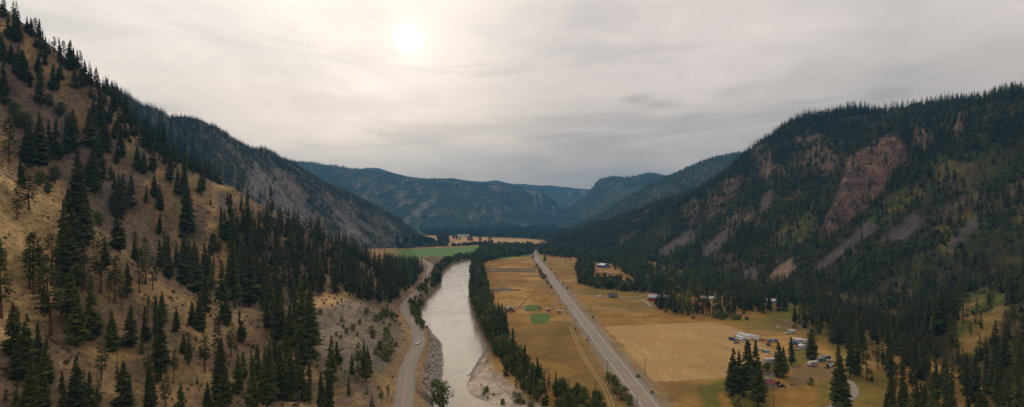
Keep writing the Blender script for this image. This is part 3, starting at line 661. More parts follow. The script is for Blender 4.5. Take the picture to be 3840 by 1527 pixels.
# low grey bars of cloud and small scud
mp2 = N(nt, 'ShaderNodeMapping'); mp2.inputs['Scale'].default_value = (1.1, 1.1, 9); mp2.inputs['Location'].default_value = (3.1, 1.7, .4); nt.links.new(D, mp2.inputs['Vector'])
bars = noise_node(nt, 2.0, 5, .55, mp2.outputs[0], .6).outputs[0]
band = M('MULTIPLY', SS(dz, .09, .15), SS(dz, .36, .24))
skyc = mixc(nt, 'MULTIPLY', M('MULTIPLY', SS(bars, .50, .66), band), skyc, (.84, .85, .86))
def blob(px, py, rx, rz, col, amt):
    global skyc
    v = np.array(((px-CX)/F, 1, (HY-py)/F)); v /= np.linalg.norm(v)
    s = N(nt, 'ShaderNodeVectorMath', operation='SUBTRACT'); nt.links.new(D, s.inputs[0]); s.inputs[1].default_value = tuple(v)
    m = N(nt, 'ShaderNodeVectorMath', operation='MULTIPLY'); nt.links.new(s.outputs[0], m.inputs[0]); m.inputs[1].default_value = (1/rx, 1/rx, 1/rz)
    L = N(nt, 'ShaderNodeVectorMath', operation='LENGTH'); nt.links.new(m.outputs[0], L.inputs[0])
    d = M('ADD', L.outputs['Value'], M('MULTIPLY', M('SUBTRACT', cn2, .5), 1.6))
    skyc = mixc(nt, 'MULTIPLY', M('MULTIPLY', SS(d, 1.0, .2), amt), skyc, col)
for b_ in ((2380, 372, .05, .016, (.72, .74, .76), .8), (2500, 392, .06, .014, (.74, .76, .78), .8), (2740, 345, .07, .02, (.86, .87, .88), .8), (3335, 360, .05, .016, (.80, .81, .82), .8), (2060, 110, .16, .06, (.90, .91, .92), .7), (1250, 380, .30, .03, (.88, .87, .85), .7), (1500, 590, .35, .05, (.82, .86, .88), .7)): blob(*b_)
dt = N(nt, 'ShaderNodeVectorMath', operation='DOT_PRODUCT'); nt.links.new(D, dt.inputs[0]); dt.inputs[1].default_value = tuple(sd)
cosg = dt.outputs['Value']
g1 = SS(cosg, math.cos(.027), math.cos(.006)); g2 = M('POWER', M('MAXIMUM', cosg, 0), 1400.0); g3 = M('POWER', M('MAXIMUM', cosg, 0), 40.0)
glow = mixc(nt, 'ADD', 1.0, skyc, (0, 0, 0))
def addc(a, f, c):
    mm = N(nt, 'ShaderNodeMix', data_type='RGBA', blend_type='ADD'); nt.links.new(f, mm.inputs[0]); nt.links.new(a, mm.inputs[6]); mm.inputs[7].default_value = (*c, 1); return mm.outputs[2]
glow = addc(glow, g3, (.02, .018, .014)); glow = addc(glow, g2, (.26, .25, .23)); glow = addc(glow, g1, (.9, .9, .88))
below = SS(dz, -.12, -.01); glow = mixc(nt, 'MIX', below, (.10, .10, .09), glow)
nish = N(nt, 'ShaderNodeTexSky', sky_type='NISHITA'); nish.sun_disc = False; nish.sun_elevation = el; nish.sun_rotation = az; nish.dust_density = 3
tot = N(nt, 'ShaderNodeMix', data_type='RGBA', blend_type='ADD'); tot.inputs[0].default_value = .02
nt.links.new(mixc(nt, 'MULTIPLY', 1.0, glow, 10.0), tot.inputs[6]); nt.links.new(nish.outputs[0], tot.inputs[7])
nt.links.new(tot.outputs[2], bg.inputs[0]); bg.inputs[1].default_value = .1
HAZE = 1.12e-4
me = MB().box((-500, 3600, 390), (13000, 11400, 900)); hm = bpy.data.materials.new('haze_air'); hm.use_nodes = True; hn = hm.node_tree
hn.nodes.remove(hn.nodes['Principled BSDF']); pv = N(hn, 'ShaderNodeVolumePrincipled'); pv.inputs['Density'].default_value = HAZE
pv.inputs['Color'].default_value = (.10, .35, .66, 1); pv.inputs['Anisotropy'].default_value = .1
hn.links.new(pv.outputs[0], hn.nodes['Material Output'].inputs['Volume'])
hz_o = me.build('haze', hm); tag(hz_o, kind='stuff')
scene.cycles.volume_bounces = 1
vs = scene.view_settings; vs.view_transform = 'Standard'; vs.look = 'None'; vs.exposure = 0.0; vs.gamma = 1
# ------------------------------------------------------------------ trees
def jit(r, a): return 1+r.uniform(-a, a)
def fir_crown(seed, nb=210, base=.10, R=.17, q=2, sparse=0.0):
    """boughs set in a spiral up the stem, each drooping outward; q = detail of one bough. unit height"""
    r = random.Random(seed); V = []; T = []
    def tri(a, b, c): n = len(V); V.extend((a, b, c)); T.append((n, n+1, n+2))
    lean = (r.uniform(-.025, .025), r.uniform(-.025, .025)); side = r.uniform(0, 6.28); holes = [(r.random(), r.uniform(0, 6.28)) for _ in range(4)]
    pw = r.uniform(.75, 1.05); belly = r.uniform(4, 8)
    for i in range(nb):
        g = ((i+r.random())/nb)**1.12; f = base+(1-base)*g; t = i*2.39996+r.uniform(-.5, .5)
        if r.random() < sparse or any(abs(g-h[0]) < .06 and cos(t-h[1]) > .6 for h in holes): continue
        rad = R*(min(1, (1-g)*1.25+.02))**pw*(.45+.55*min(1, g*belly+.3))
        L = rad*(.62+.55*r.random()**.7+(.35 if r.random() < .06 else 0))*(1+.14*cos(t-side)); dr = L*r.uniform(.15, .62)*(1-.75*g)
        w = L*r.uniform(.26, .42)*(1 if q > 0 else 1.35)+.006; ct, st_ = cos(t), sin(t); cx, cy = lean[0]*f, lean[1]*f; z = f+r.uniform(-.006, .006)
        def P(u, s, dz): return (cx+ct*u-st_*s, cy+st_*u+ct*s, z+dz)
        root = P(0, 0, .012); tip = P(L, 0, -dr); m = .6*L
        if q == 0:
            tri(root, P(m, w, -dr*.8-.02), P(m*1.1, 0, -dr*.3)); tri(root, P(m*1.1, 0, -dr*.3), P(m, -w, -dr*.8-.02)); tri(P(m, w, -dr*.8-.02), tip, P(m, -w, -dr*.8-.02)); continue
        ml, mr, mc = P(m, w, -dr*.75-.02), P(m, -w, -dr*.75-.02), P(m, 0, -dr*.4+.008)
        tri(root, ml, mc); tri(root, mc, mr); tri(ml, tip, mc); tri(mc, tip, mr)
        if q > 1:
            for k in range(3):
                u = r.uniform(.35, 1.05)*L; s = r.uniform(-1, 1)*w; d2 = dr*u/L; e = .017
                a = P(u, s, -d2+.012); tri(a, (a[0]+r.uniform(-e, e), a[1]+r.uniform(-e, e), a[2]-r.uniform(.012, .036)), (a[0]+r.uniform(-e, e)*1.5, a[1]+r.uniform(-e, e)*1.5, a[2]-r.uniform(-.004, .02)))
    cx, cy = lean
    for k in range(3):
        t = 2*pi*k/3; tri((cx, cy, 1.0), (cx+cos(t)*.014, cy+sin(t)*.014, .92), (cx+cos(t+2)*.014, cy+sin(t+2)*.014, .92))
    return np.array(V), np.array(T)
def pine_crown(seed, base=.32, R=.13, nb=120, lo=False):
    """ponderosa: open rounded crown of level or rising boughs tipped with tufts of needles"""
    r = random.Random(seed); V = []; T = []
    lean = r.uniform(-.03, .03); gaps = [(r.random(), r.uniform(0, 6.28)) for _ in range(6)]
    def tri(a, b, c): n = len(V); V.extend((a, b, c)); T.append((n, n+1, n+2))
    for i in range(nb):
        g = (i+r.random())/nb; f = base+(1-base)*g; t = i*2.39996+r.uniform(-.6, .6)
        if any(abs(g-h[0]) < .07 and cos(t-h[1]) > .4 for h in gaps): continue
        L = R*(1-g**2.6)**.6*(.45+.55*min(1, g*3+.35))*r.uniform(.55, 1.2)+.008; dr = L*r.uniform(-.15, .35); ct, st_ = cos(t), sin(t); cx = lean*f
        def P(u, s, dz): return (cx+ct*u-st_*s, ct*s+st_*u, f+dz)
        w = L*.22+.006; m = .55*L
        tri(P(m*.5, 0, 0), P(m, w, -dr*.6-.008), P(L, 0, -dr)); tri(P(m*.5, 0, 0), P(L, 0, -dr), P(m, -w, -dr*.6-.008))
        for k in range(3 if lo else 7):
            u = r.uniform(.45, 1.08)*L; s = r.uniform(-1, 1)*w*1.3; e = .030 if lo else .019; a = P(u, s, -dr*u/L+r.uniform(-.012, .014))
            tri(a, (a[0]+r.uniform(-e, e), a[1]+r.uniform(-e, e), a[2]+r.uniform(-.024, .02)), (a[0]+r.uniform(-e, e), a[1]+r.uniform(-e, e), a[2]+r.uniform(-.024, .02)))
    return np.array(V), np.array(T)
def leaf_crown(seed, n=900, base=.12, R=.34, blobs=9, s=.045, lo=False):
    r = random.Random(seed); B = []; V = []; T = []
    for i in range(blobs):
        g = (i+.5)/blobs; z = base+.12+(.80-base)*g; rr = R*(.35+.75*math.sin(pi*(.15+.75*g)))*.62; t = r.uniform(0, 6.28); d = R*.55*r.random()*(1-.4*g)
        B.append((cos(t)*d, sin(t)*d, z, rr*r.uniform(.8, 1.15)))
    for i in range(n):
        c = B[int(r.random()*blobs) % blobs]; u = np.array([r.gauss(0, 1) for _ in range(3)]); u /= np.linalg.norm(u)
        p = np.array(c[:3])+u*c[3]*(.55+.5*r.random()**.5)*np.array((1, 1, .85)); p[2] = min(p[2], 1.0)
        v = np.cross(u+np.array([r.gauss(0, .5) for _ in range(3)]), [r.gauss(0, 1) for _ in range(3)]); v /= np.linalg.norm(v)+1e-6; w_ = np.cross(u, v); q = s*r.uniform(.6, 1.3); k = len(V)
        V.extend((tuple(p-v*q), tuple(p+v*q), tuple(p+w_*q*1.3+u*q*.4))); T.append((k, k+1, k+2))
    return np.array(V), np.array(T)
def shrub_crown(seed, n=260):
    V, T = leaf_crown(seed, n, .0, .55, 7, .085); V[:, 2] = np.maximum(V[:, 2], .0); return V, T
def trunk(seed, r0, top=.97, k=6, rings=5):
    r = random.Random(seed); V = []; T = []
    for i in range(rings):
        f = i/(rings-1); z = top*f; rr = r0*(1-f)**.8+.0015; rr *= 1.35 if i == 0 else 1
        ox, oy = r.uniform(-.004, .004)*i, r.uniform(-.004, .004)*i
        for j in range(k): t = 2*pi*j/k; V.append((ox+cos(t)*rr, oy+sin(t)*rr, z if i else -.02))
    for i in range(rings-1):
        for j in range(k):
            a = i*k+j; b = i*k+(j+1) % k; T += [(a, b, b+k), (a, b+k, a+k)]
    return np.array(V), np.array(T)
fol_fir = foliage_mat('fir_needles', (.030, .037, .008), (.042, .050, .011), (.062, .070, .015))
fol_pine = foliage_mat('pine_needles', (.036, .044, .011), (.050, .058, .014), (.070, .076, .018))
fol_leaf = foliage_mat('broad_leaves', (.055, .072, .015), (.080, .096, .020), (.120, .125, .028))
fol_shrub = foliage_mat('shrub_leaves', (.055, .075, .015), (.085, .098, .022), (.14, .13, .03))
fol_yel = foliage_mat('autumn_leaves', (.20, .17, .02), (.24, .19, .02), (.28, .22, .03))
fol_stuff = foliage_mat('forest_needles', (.015, .020, .005), (.029, .037, .007), (.090, .105, .018), attr=True)
fol_far = foliage_mat('far_forest_needles', (.020, .034, .015), (.030, .046, .020), (.045, .062, .025), attr=True)
bark = soil_mat('grey_bark', (.055, .040, .030), (.085, .062, .045), 2, 8); barkr = soil_mat('red_bark', (.12, .055, .028), (.17, .08, .04), 2, 8)
def mk(name, VT, mat):
    V, T = VT; me = bpy.data.meshes.new(name); me.vertices.add(len(V)); me.vertices.foreach_set('co', V.astype(np.float32).ravel())
    me.loops.add(len(T)*3); me.loops.foreach_set('vertex_index', T.astype(np.int32).ravel()); me.polygons.add(len(T))
    me.polygons.foreach_set('loop_start', np.arange(0, len(T)*3, 3, dtype=np.int32)); me.polygons.foreach_set('loop_total', np.full(len(T), 3, np.int32))
    me.update(calc_edges=True); me.materials.append(mat); return me
KIND = {}
def reg(kind, name, cat, crowns, trunks): KIND[kind] = dict(name=name, cat=cat, crowns=crowns, trunks=trunks)
reg('fir', 'fir_tree', 'fir tree', [mk('crown', fir_crown(100+i, 215, .06+.05*(i % 3), .135+.017*(i % 4), 2, sparse=.08*(i % 3)), fol_fir) for i in range(9)], [mk('trunk', trunk(i, .012), bark) for i in range(3)])
reg('pine', 'pine_tree', 'pine tree', [mk('crown', pine_crown(200+i, .20+.07*(i % 4), .125+.012*(i % 3), 150), fol_pine) for i in range(7)], [mk('trunk', trunk(20+i, .0135), barkr) for i in range(3)])
reg('leaf', 'broadleaf_tree', 'broadleaf tree', [mk('crown', leaf_crown(300+i, 1500, .10, .34+.02*(i % 3), 10, .035), fol_leaf) for i in range(6)], [mk('trunk', trunk(40+i, .022, .7), bark) for i in range(2)])
reg('shrub', 'shrub', 'shrub', [mk('foliage', shrub_crown(400+i), fol_shrub) for i in range(5)], [mk('stem', trunk(60, .03, .5), bark)])
reg('yellow', 'shrub', 'shrub', [mk('foliage', shrub_crown(450, 400), fol_yel)], [mk('stem', trunk(61, .03, .5), bark)])
reg('slim', 'fir_tree', 'fir tree', [mk('crown', fir_crown(500+i, 150, .12, .09+.012*i, 2, sparse=.2), fol_fir) for i in range(4)], [mk('trunk', trunk(70+i, .011), bark) for i in range(2)])
LO = {'fir': [fir_crown(600+i, 80, .07, .135+.02*(i % 3), 1, .08) for i in range(6)], 'pine': [pine_crown(650+i, .25, .125, 44, True) for i in range(4)],
      'leaf': [leaf_crown(670+i, 110, .05, .38, 6, .11) for i in range(4)], 'slim': [fir_crown(690+i, 70, .1, .10, 1, .12) for i in range(3)], 'shrub': [leaf_crown(695+i, 70, 0, .6, 5, .17) for i in range(3)]}
def cone_crown(seed, k=5):
    r = random.Random(seed); V = [(0, 0, 1)]; T = []
    for i in range(k):
        t = 2*pi*i/k; rr = .17*r.uniform(.8, 1.2); V.append((cos(t)*rr, sin(t)*rr, .05+r.uniform(0, .1)))
    for i in range(k): T.append((0, 1+i, 1+(i+1) % k))
    n = len(V); V.append((0, 0, .0)); 
    return np.array(V), np.array(T)
CONES = [cone_crown(i, 4+i % 2) for i in range(4)]
LO2 = [fir_crown(720+i, 34, .04, .22, 0) for i in range(5)]

TREES = []        # (kind, x, y, z, height, width scale)
def add(kind, x, y, h, ws=1.0, z=None, man=False):
    z = float(ground(np.array([x]), np.array([y]))[0]) if z is None else z
    TREES.append([kind, x, y, z, h, ws, man])
def man(kind, lst, ws=1.0):
    for t in lst:
        px, py, hp = t[:3]; w_ = t[3] if len(t) > 3 else ws
        if py > 1527+200: continue
        p = hit(px, py)
        if p is None: p = hit(px, py+25)
        if p is None: continue
        add(kind, p[0], p[1], hp*p[1]/F*1.0, w_, p[2], True)
man('fir', [(15,30,55),(50,60,62),(70,64,55),(30,150,100),(55,165,110),(70,160,105),(100,125,65),(115,135,70),(147,190,120,.7),(160,200,90,.7),(185,205,62),(228,240,98,.8),(262,262,112),(275,260,84),(287,264,80,.8),(318,300,75),(308,330,90),(285,335,88),(345,322,65),(370,332,60),(385,346,62),(420,356,55),(438,360,50),(455,370,52),(70,285,118),(85,290,108),(40,240,80),(95,310,122),(75,300,108),(60,280,88),(150,398,145,1.15),(140,270,70),(195,345,98),(215,340,88),(205,320,80),(225,300,68),(10,230,108),(5,360,145),(20,400,128),(170,215,78),(145,290,60),(115,330,60),
 (148,625,205),(105,622,158),(115,600,145),(210,595,150,1.15),(185,560,108),(250,575,140),(280,575,165,1.1),(265,572,148),(80,700,118),(285,848,285,.8),(340,712,160),(355,726,150,1.2),(385,682,98),(415,682,68),(370,640,150),(345,560,148),(375,480,128),(400,570,118),(335,510,108),(360,492,98),(440,615,78),(455,592,108),(22,725,25),(430,790,148),(455,800,148),(490,780,128),(445,820,168),(430,520,70),(410,470,80),(395,520,90),(350,440,80),(380,420,70),(465,470,85),(445,500,80),(470,520,75),
 (515,640,98),(540,652,90),(575,647,98),(565,560,88),(590,572,108),(620,590,118),(645,587,128),(670,592,108),(690,602,88),(720,602,84),(735,642,88),(600,520,100),(560,500,90),(520,480,80),(640,545,80),(610,540,100),(500,450,70),(480,430,66),(545,520,85),(640,690,118),(665,735,108),(690,735,118),(600,790,98),(580,740,88),(548,765,68),(755,730,108),(705,885,240,.95),(890,722,25),(990,747,50),(975,762,60),(862,905,180,1.2),(930,850,100),(905,800,70),
 (597,880,85),(510,985,90),(637,1045,165),(620,1000,138),(600,1015,118),(660,1010,98),(693,1070,190),(710,1020,118),(742,1105,180),(725,1060,158),(770,1060,148),(760,1140,68,1.4),(790,1080,128),(830,1145,168),(880,1155,255,.85),(862,1120,168),(935,1152,245),(915,1135,188),(960,1110,178),(985,1130,148),(845,905,120),(835,892,118),(880,945,148),(870,930,138),(950,945,128),(930,935,118),(970,950,118),(725,870,45,1.6),(450,945,172,1.25),(800,1010,60),
 (605,1215,108),(590,1260,148),(660,1245,98),(720,1220,92,1.2),(845,1215,128,1.3),(855,1225,98),(905,1280,118,1.2),(690,1325,72,1.2),(605,1425,260,.8),(590,1350,180),(560,1540,148),(680,1535,103),(775,1540,108),(830,1490,225),(845,1540,188),(890,1475,148),(915,1425,108),(740,1440,42),(960,1450,158),(985,1500,198),(1000,1530,218),(950,1540,198),
 (255,1080,240,1.1),(478,1115,132),(265,1225,228,1.1),(290,1300,228,1.2),(345,1265,235,1.15),(45,1332,200),(85,1415,240,1.1),(140,1382,178),(175,1450,188,1.2),(110,1545,210),(165,1545,150),(235,1530,140),(275,1535,200),(300,1545,170),(340,1570,178,1.2),(425,1317,158,1.1),(490,1302,158,1.1),(465,1540,190,1.2),(-10,1000,158),(260,960,255),(310,945,235),(240,1000,255),(395,1010,118),(60,1540,90),(20,1500,60)])
man('fir', [(1010,1230,198),(1040,1290,198),(1065,1300,148),(1085,1315,180),(1130,1280,218),(1165,1338,285,.85),(1140,1380,158),(1110,1250,148),(1050,1490,198),(1090,1500,208),(1120,1482,188),(1150,1500,168),(1075,1400,148),(1010,1500,218),(1030,1420,150),(1245,1462,205,.9),(1228,1540,150),(1205,1545,150),(1262,1365,85,1.9),(1320,1402,75),(1370,1432,155,1.05),(1380,1412,118),(1310,1485,72),(1375,1478,40,1.5),(1395,1530,50,1.4),(1200,1108,88,1.2),(1040,1190,150),(1000,1190,160),(1100,1150,110),(1170,1105,90),(1260,1105,120),(1255,1080,110),(1310,1110,130),(1320,1090,110)])
man('pine', [(130,175,108),(203,215,78),(236,240,88),(300,272,83),(358,326,68),(402,352,60),(35,612,175,1.2),(110,787,165,1.2),(65,822,128,1.1),(775,652,80),(785,658,73),(805,668,68),(710,642,60),(750,638,60),(820,678,45),(850,692,60),(870,688,45),(910,722,78),(548,1065,178),(573,1088,130),(524,1098,168),(700,1032,158),(787,1140,148),(905,882,88),(553,1195,88),(578,1192,84),(915,1292,90),(867,1337,140),(767,1395,148,1.2),(562,1442,168),(650,1437,128),(620,1537,160),(5,1190,268),(110,1083,212,1.2),(125,1103,232,1.2),(190,1258,275,1.35),(195,1070,200,1.2),(315,1082,180,1.1),(378,1100,228,1.15),(430,1136,178,1.1),(456,1160,128),(350,930,100),(500,962,98),(1055,1297,188),(1030,1270,150),(1345,1432,150,1.1),(1110,1500,150),(1240,840,70),(1045,875,80)])
man('pine', [(1455,1492,50,1.3),(1430,1512,58,1.3),(1453,1166,90),(1338,1118,90),(280,860,120),(270,1000,200),(230,1190,200),(150,1090,160)])
man('slim', [(868,1012,120),(1020,800,110),(1175,800,75),(1160,760,60)])
man('leaf', [(50,440,60),(60,480,60),(185,400,50),(225,440,60),(95,490,70),(205,690,70),(150,700,60),(180,730,50),(800,925,50),(790,960,50),(815,945,40),(370,855,60),(1650,1530,108,1.15)])
# crowded belts of trees: (outline in the photo, spacing, kinds, heights)
def fill(poly, sp, kinds, h0, h1, seed, dens=1.0, floor=False, ws=1.0, thin=None):
    r = random.Random(seed)
    ys_ = [p[1] for p in poly]; pts = [hit(x, y) if not floor else onz(x, y) for x, y in poly]; pts = [p for p in pts if p]
    x0, x1 = min(p[0] for p in pts)-5, max(p[0] for p in pts)+5; y0, y1 = min(p[1] for p in pts)-5, max(p[1] for p in pts)+5
    gx, gy = np.meshgrid(np.arange(x0, x1, sp), np.arange(y0, y1, sp)); rg = np.random.default_rng(seed)
    gx = gx.ravel()+rg.uniform(-.5, .5, gx.size)*sp; gy = gy.ravel()+rg.uniform(-.5, .5, gy.size)*sp
    gz = ground(gx, gy) if not floor else np.zeros(gx.shape)
    px, py = proj(gx, gy, gz); ok = inpoly(px, py, poly) & (rg.random(gx.size) < dens)
    for x, y, z in zip(gx[ok], gy[ok], gz[ok]):
        k = r.choice(kinds); h = r.uniform(h0, h1)*({'shrub': .3, 'leaf': .72}.get(k, 1))
        TREES.append([k, x, y, z, h, ws*r.uniform(.85, 1.2), False])
fill([(880,850),(1000,830),(1090,850),(1290,935),(1400,1000),(1470,1035),(1450,1090),(1480,1140),(1420,1150),(1340,1118),(1280,1060),(1200,1085),(1080,1130),(1000,1180),(880,1080)], 7.5, ['fir', 'fir', 'fir', 'pine', 'slim'], 17, 27, 1, .9)
fill([(400,370),(560,470),(800,640),(760,650),(640,600),(480,480),(400,430)], 8, ['fir', 'fir', 'slim'], 14, 22, 2, .75)
fill([(860,700),(960,752),(1080,818),(1060,850),(900,800)], 14, ['fir', 'pine'], 12, 22, 3, .5)
fill([(1100,820),(1290,912),(1400,990),(1290,940)], 9, ['fir', 'pine'], 14, 22, 4, .6)
fill([(1440,985),(1560,1005),(1590,1020),(1560,1060),(1500,1110),(1470,1140),(1440,1060)], 6.5, ['fir', 'fir', 'pine'], 18, 27, 5, .8)
fill([(1420,1150),(1500,1190),(1490,1215),(1440,1185)], 4, ['shrub'], 7, 14, 6, .6)
fill([(1540,1120),(1575,1110),(1590,1130),(1570,1200),(1590,1240),(1575,1235),(1545,1185),(1535,1150)], 4.2, ['shrub', 'leaf'], 6, 12, 7, .8)
fill([(1560,1085),(1590,1065),(1600,1045),(1610,1050),(1600,1080),(1578,1108)], 5, ['leaf', 'shrub', 'fir'], 6, 13, 46, .7)
fill([(1612,1060),(1640,1040),(1650,1062),(1625,1085)], 6, ['leaf'], 8, 14, 8, .9)
fill([(1618,1050),(1630,1010),(1665,985),(1720,968),(1775,960),(1775,968),(1735,974),(1690,990),(1655,1020),(1650,1060),(1625,1080)], 7, ['leaf', 'leaf', 'fir'], 11, 19, 9, .9, True)
fill([(1772,978),(1812,985),(1818,1060),(1828,1120),(1850,1190),(1880,1240),(1905,1290),(1870,1330),(1838,1300),(1800,1230),(1775,1160),(1766,1090)], 5.5, ['leaf', 'fir', 'fir', 'leaf', 'slim'], 12, 27, 10, .72, True, 1.0)
fill([(1850,1310),(1905,1280),(1950,1330),(2000,1400),(2060,1450),(2160,1490),(2250,1540),(2300,1620),(2150,1620),(2040,1535),(1985,1495),(1920,1445),(1870,1380)], 5.5, ['leaf', 'leaf', 'fir', 'leaf', 'slim'], 8, 17, 11, .78, True, 1.0)
fill([(1778,975),(1800,945),(1850,938),(1930,932),(1990,930),(2000,945),(1998,954),(1950,960),(1880,966),(1850,975),(1812,987)], 9, ['leaf', 'fir', 'leaf'], 13, 27, 12, .85, True, 1.0)
fill([(2010,950),(2040,930),(2150,915),(2260,945),(2300,985),(2260,975),(2235,978),(2190,970),(2110,968),(2050,960)], 9, ['leaf', 'fir', 'leaf'], 12, 20, 13, .8, True)
fill([(2170,990),(2215,985),(2225,1020),(2215,1060),(2175,1068),(2165,1030)], 6, ['fir', 'leaf', 'fir'], 16, 24, 14, .9, True)
fill([(2165,1062),(2225,1050),(2300,1055),(2400,1075),(2430,1085),(2420,1100),(2320,1092),(2230,1082)], 6, ['leaf', 'fir', 'leaf'], 9, 17, 15, .85, True)
fill([(2375,1060),(2440,1060),(2520,1100),(2500,1110),(2420,1095)], 7, ['fir'], 18, 26, 16, .8, True)
fill([(2455,1152),(2480,1144),(2560,1150),(2650,1172),(2700,1186),(2620,1188),(2540,1182),(2470,1167)], 5.5, ['fir', 'fir', 'pine', 'slim'], 13, 29, 17, .78, True)
fill([(2475,1128),(2600,1128),(2640,1140),(2600,1150),(2480,1140)], 9, ['fir', 'pine'], 18, 26, 18, .45, True)
fill([(2640,1178),(2720,1188),(2800,1195),(2790,1206),(2700,1202)], 6, ['shrub'], 14, 20, 19, .6, True, 1.2)
fill([(2640,1150),(2760,1140),(2850,1130),(2960,1135),(2950,1165),(2850,1178),(2700,1180)], 7.5, ['fir', 'fir', 'pine', 'slim'], 17, 28, 20, .6, True)
fill([(2290,975),(2330,968),(2450,1005),(2560,1045),(2700,1090),(2900,1125),(2850,1148),(2650,1125),(2500,1092),(2420,1068),(2360,1040),(2300,1012)], 8.5, ['fir', 'leaf', 'fir', 'pine', 'slim'], 12, 24, 26, .8, True)
fill([(2985,1215),(3060,1190),(3150,1230),(3240,1290),(3200,1330),(3120,1300),(3060,1250)], 7.5, ['fir', 'fir', 'pine'], 18, 27, 21, .75)
fill([(2860,1085),(3000,1095),(3150,1140),(3350,1220),(3340,1330),(3240,1300),(3130,1230),(3030,1165),(2900,1125)], 7.5, ['fir', 'fir', 'pine', 'slim'], 16, 26, 27, .8)
fill([(3160,1300),(3240,1290),(3250,1400),(3200,1420)], 9, ['fir', 'pine'], 16, 24, 22, .6)
fill([(3330,1560),(3335,1330),(3400,1235),(3560,1245),(3590,1340),(3700,1345),(3840,1330),(4100,1300),(4100,1800),(3300,1800)], 8, ['fir', 'fir', 'pine', 'slim'], 14, 25, 23, .58)
fill([(3330,1290),(3400,1200),(3600,1190),(3590,1260),(3420,1260)], 8, ['fir', 'pine', 'pine'], 20, 28, 24, .8)
fill([(3620,1150),(3840,1080),(3840,1330),(3740,1300),(3640,1270)], 11, ['slim', 'pine'], 13, 22, 25, .55)
man('fir', [(2746,1484,180,1.15),(2790,1484,210,1.05),(2812,1452,172),(2836,1452,178,.95),(2842,1522,165,1.1),(2775,1470,152),(2925,1414,132,1.2),(2937,1408,112,1.1),(2968,1370,108,1.15),(3042,1348,118,1.3),(3146,1535,245,.95),(3157,1545,200),(3187,1418,165,.95),(3207,1408,150),(2981,1212,66,1.3),(3269,1430,55),(3310,1378,92,.7),(1890,1290,120),(1930,1402,172,1.1),(1968,1425,132,1.1),(2018,1455,118),(1862,1250,72,.7),(1885,1265,88),(2085,1475,82),(2240,1545,85),(1600,1100,50),(1618,1075,55),(2000,928,38),(1826,940,45),(1846,945,60),(1833,925,35),(2885,1162,70)])
man('pine', [(3251,1427,147,1.1),(3290,1383,78),(3269,1296,70,1.3),(3232,1300,68,1.2),(3611,1217,150,1.1),(3640,1265,60,.8),(3660,1240,75,.7),(2862,1165,85)])
man('leaf', [(1872,965,50,.8),(1878,1215,60),(2043,983,24),(1700,897,18),(1725,902,14),(1768,907,22),(1800,905,22),(1836,905,20),(1757,906,20),(1712,900,20)])
man('shrub', [(2000,968,12),(2013,1003,14),(2022,1022,18,1.3),(2031,1036,18,1.4),(2040,1046,18,1.4),(2056,1068,13),(2066,1083,13),(2050,1058,9),(2112,1066,9),(2128,1084,10),(2067,1011,7),(2082,1029,7),(2090,1041,8),(2058,1000,6),(2223,1193,9),(2158,1235,8),(2200,1280,9),(2393,1415,14,1.6),(2447,1475,12,1.5),(1642,1300,9,1.2),(1825,1470,20,1.6),(1815,1482,16),(1852,1483,10,1.4),(1928,1478,12,1.4),(1828,1495,9,1.3),(1940,1508,34,1.6),(1960,1515,22,1.5),(1885,1518,24),(1990,1525,22,1.6),(1806,1448,8),(1887,1506,12),(2283,1425,30,1.2),(2300,1440,34,1.3),(2310,1475,44),(2340,1500,50,1.1),(2360,1520,40),(2870,1465,30,.9),(2878,1395,36,1.2),(2760,1520,40,1.2),(3045,1270,36),(3345,1470,34,1.2),(3290,1330,32,1.2),(3330,1260,22),(3255,1400,22),(3040,1445,30,.8),(3240,1280,22),(2600,1195,12,1.4),(2800,1200,15,1.6),(3300,1190,30),(3290,1180,28)])
man('shrub', [(1375,1180,28),(1410,1205,26),(1428,1200,30),(1440,1215,12),(1462,1225,16),(1395,1250,30),(1400,1270,26),(1448,1275,50,.8),(1425,1310,34,1.3),(1462,1325,50,1.0),(1440,1345,40),(1410,1330,24),(1455,1355,28),(1325,1240,26),(1300,1250,20),(1280,1205,16),(1288,1230,16),(1350,1215,20),(1260,1262,18),(1277,1270,16),(1340,1260,16),(1485,1300,18),(1200,1180,20),(1215,1140,12),(1245,1148,10),(1280,1130,10),(1255,1122,10),(1500,1220,12),(1420,1460,14),(885,1310,20),(950,1305,16),(650,1100,14),(180,820,12),(790,1190,14),(240,785,12),(330,660,40),(1580,1215,20),(1600,1235,14),(930,1300,16),(700,1260,16),(735,1275,14)])
man('yellow', [(2980,1232,22,.9)])

fill([(320,290),(430,375),(560,492),(700,605),(800,660),(830,695),(740,668),(600,610),(520,570),(440,505),(380,440),(300,335)], 6.5, ['fir', 'fir', 'slim'], 13, 22, 41, .85)
fill([(0,30),(60,70),(180,172),(320,285),(300,350),(230,320),(180,270),(60,160),(0,150)], 9, ['fir', 'fir', 'slim', 'pine'], 13, 23, 42, .55)
fill([(560,500),(700,640),(900,760),(1050,900),(1000,1100),(800,1050),(640,900),(480,700)], 17, ['fir', 'slim', 'pine'], 10, 22, 43, .45)
fill([(0,1050),(500,1050),(900,1250),(1200,1400),(1300,1527),(0,1600)], 15, ['fir', 'slim', 'pine', 'fir'], 9, 22, 44, .40)
fill([(2600,1015),(2750,1050),(2900,1080),(3010,1105),(3010,1140),(2900,1122),(2700,1095),(2560,1055)], 8, ['fir', 'fir', 'pine', 'leaf'], 13, 24, 28, .85, True)
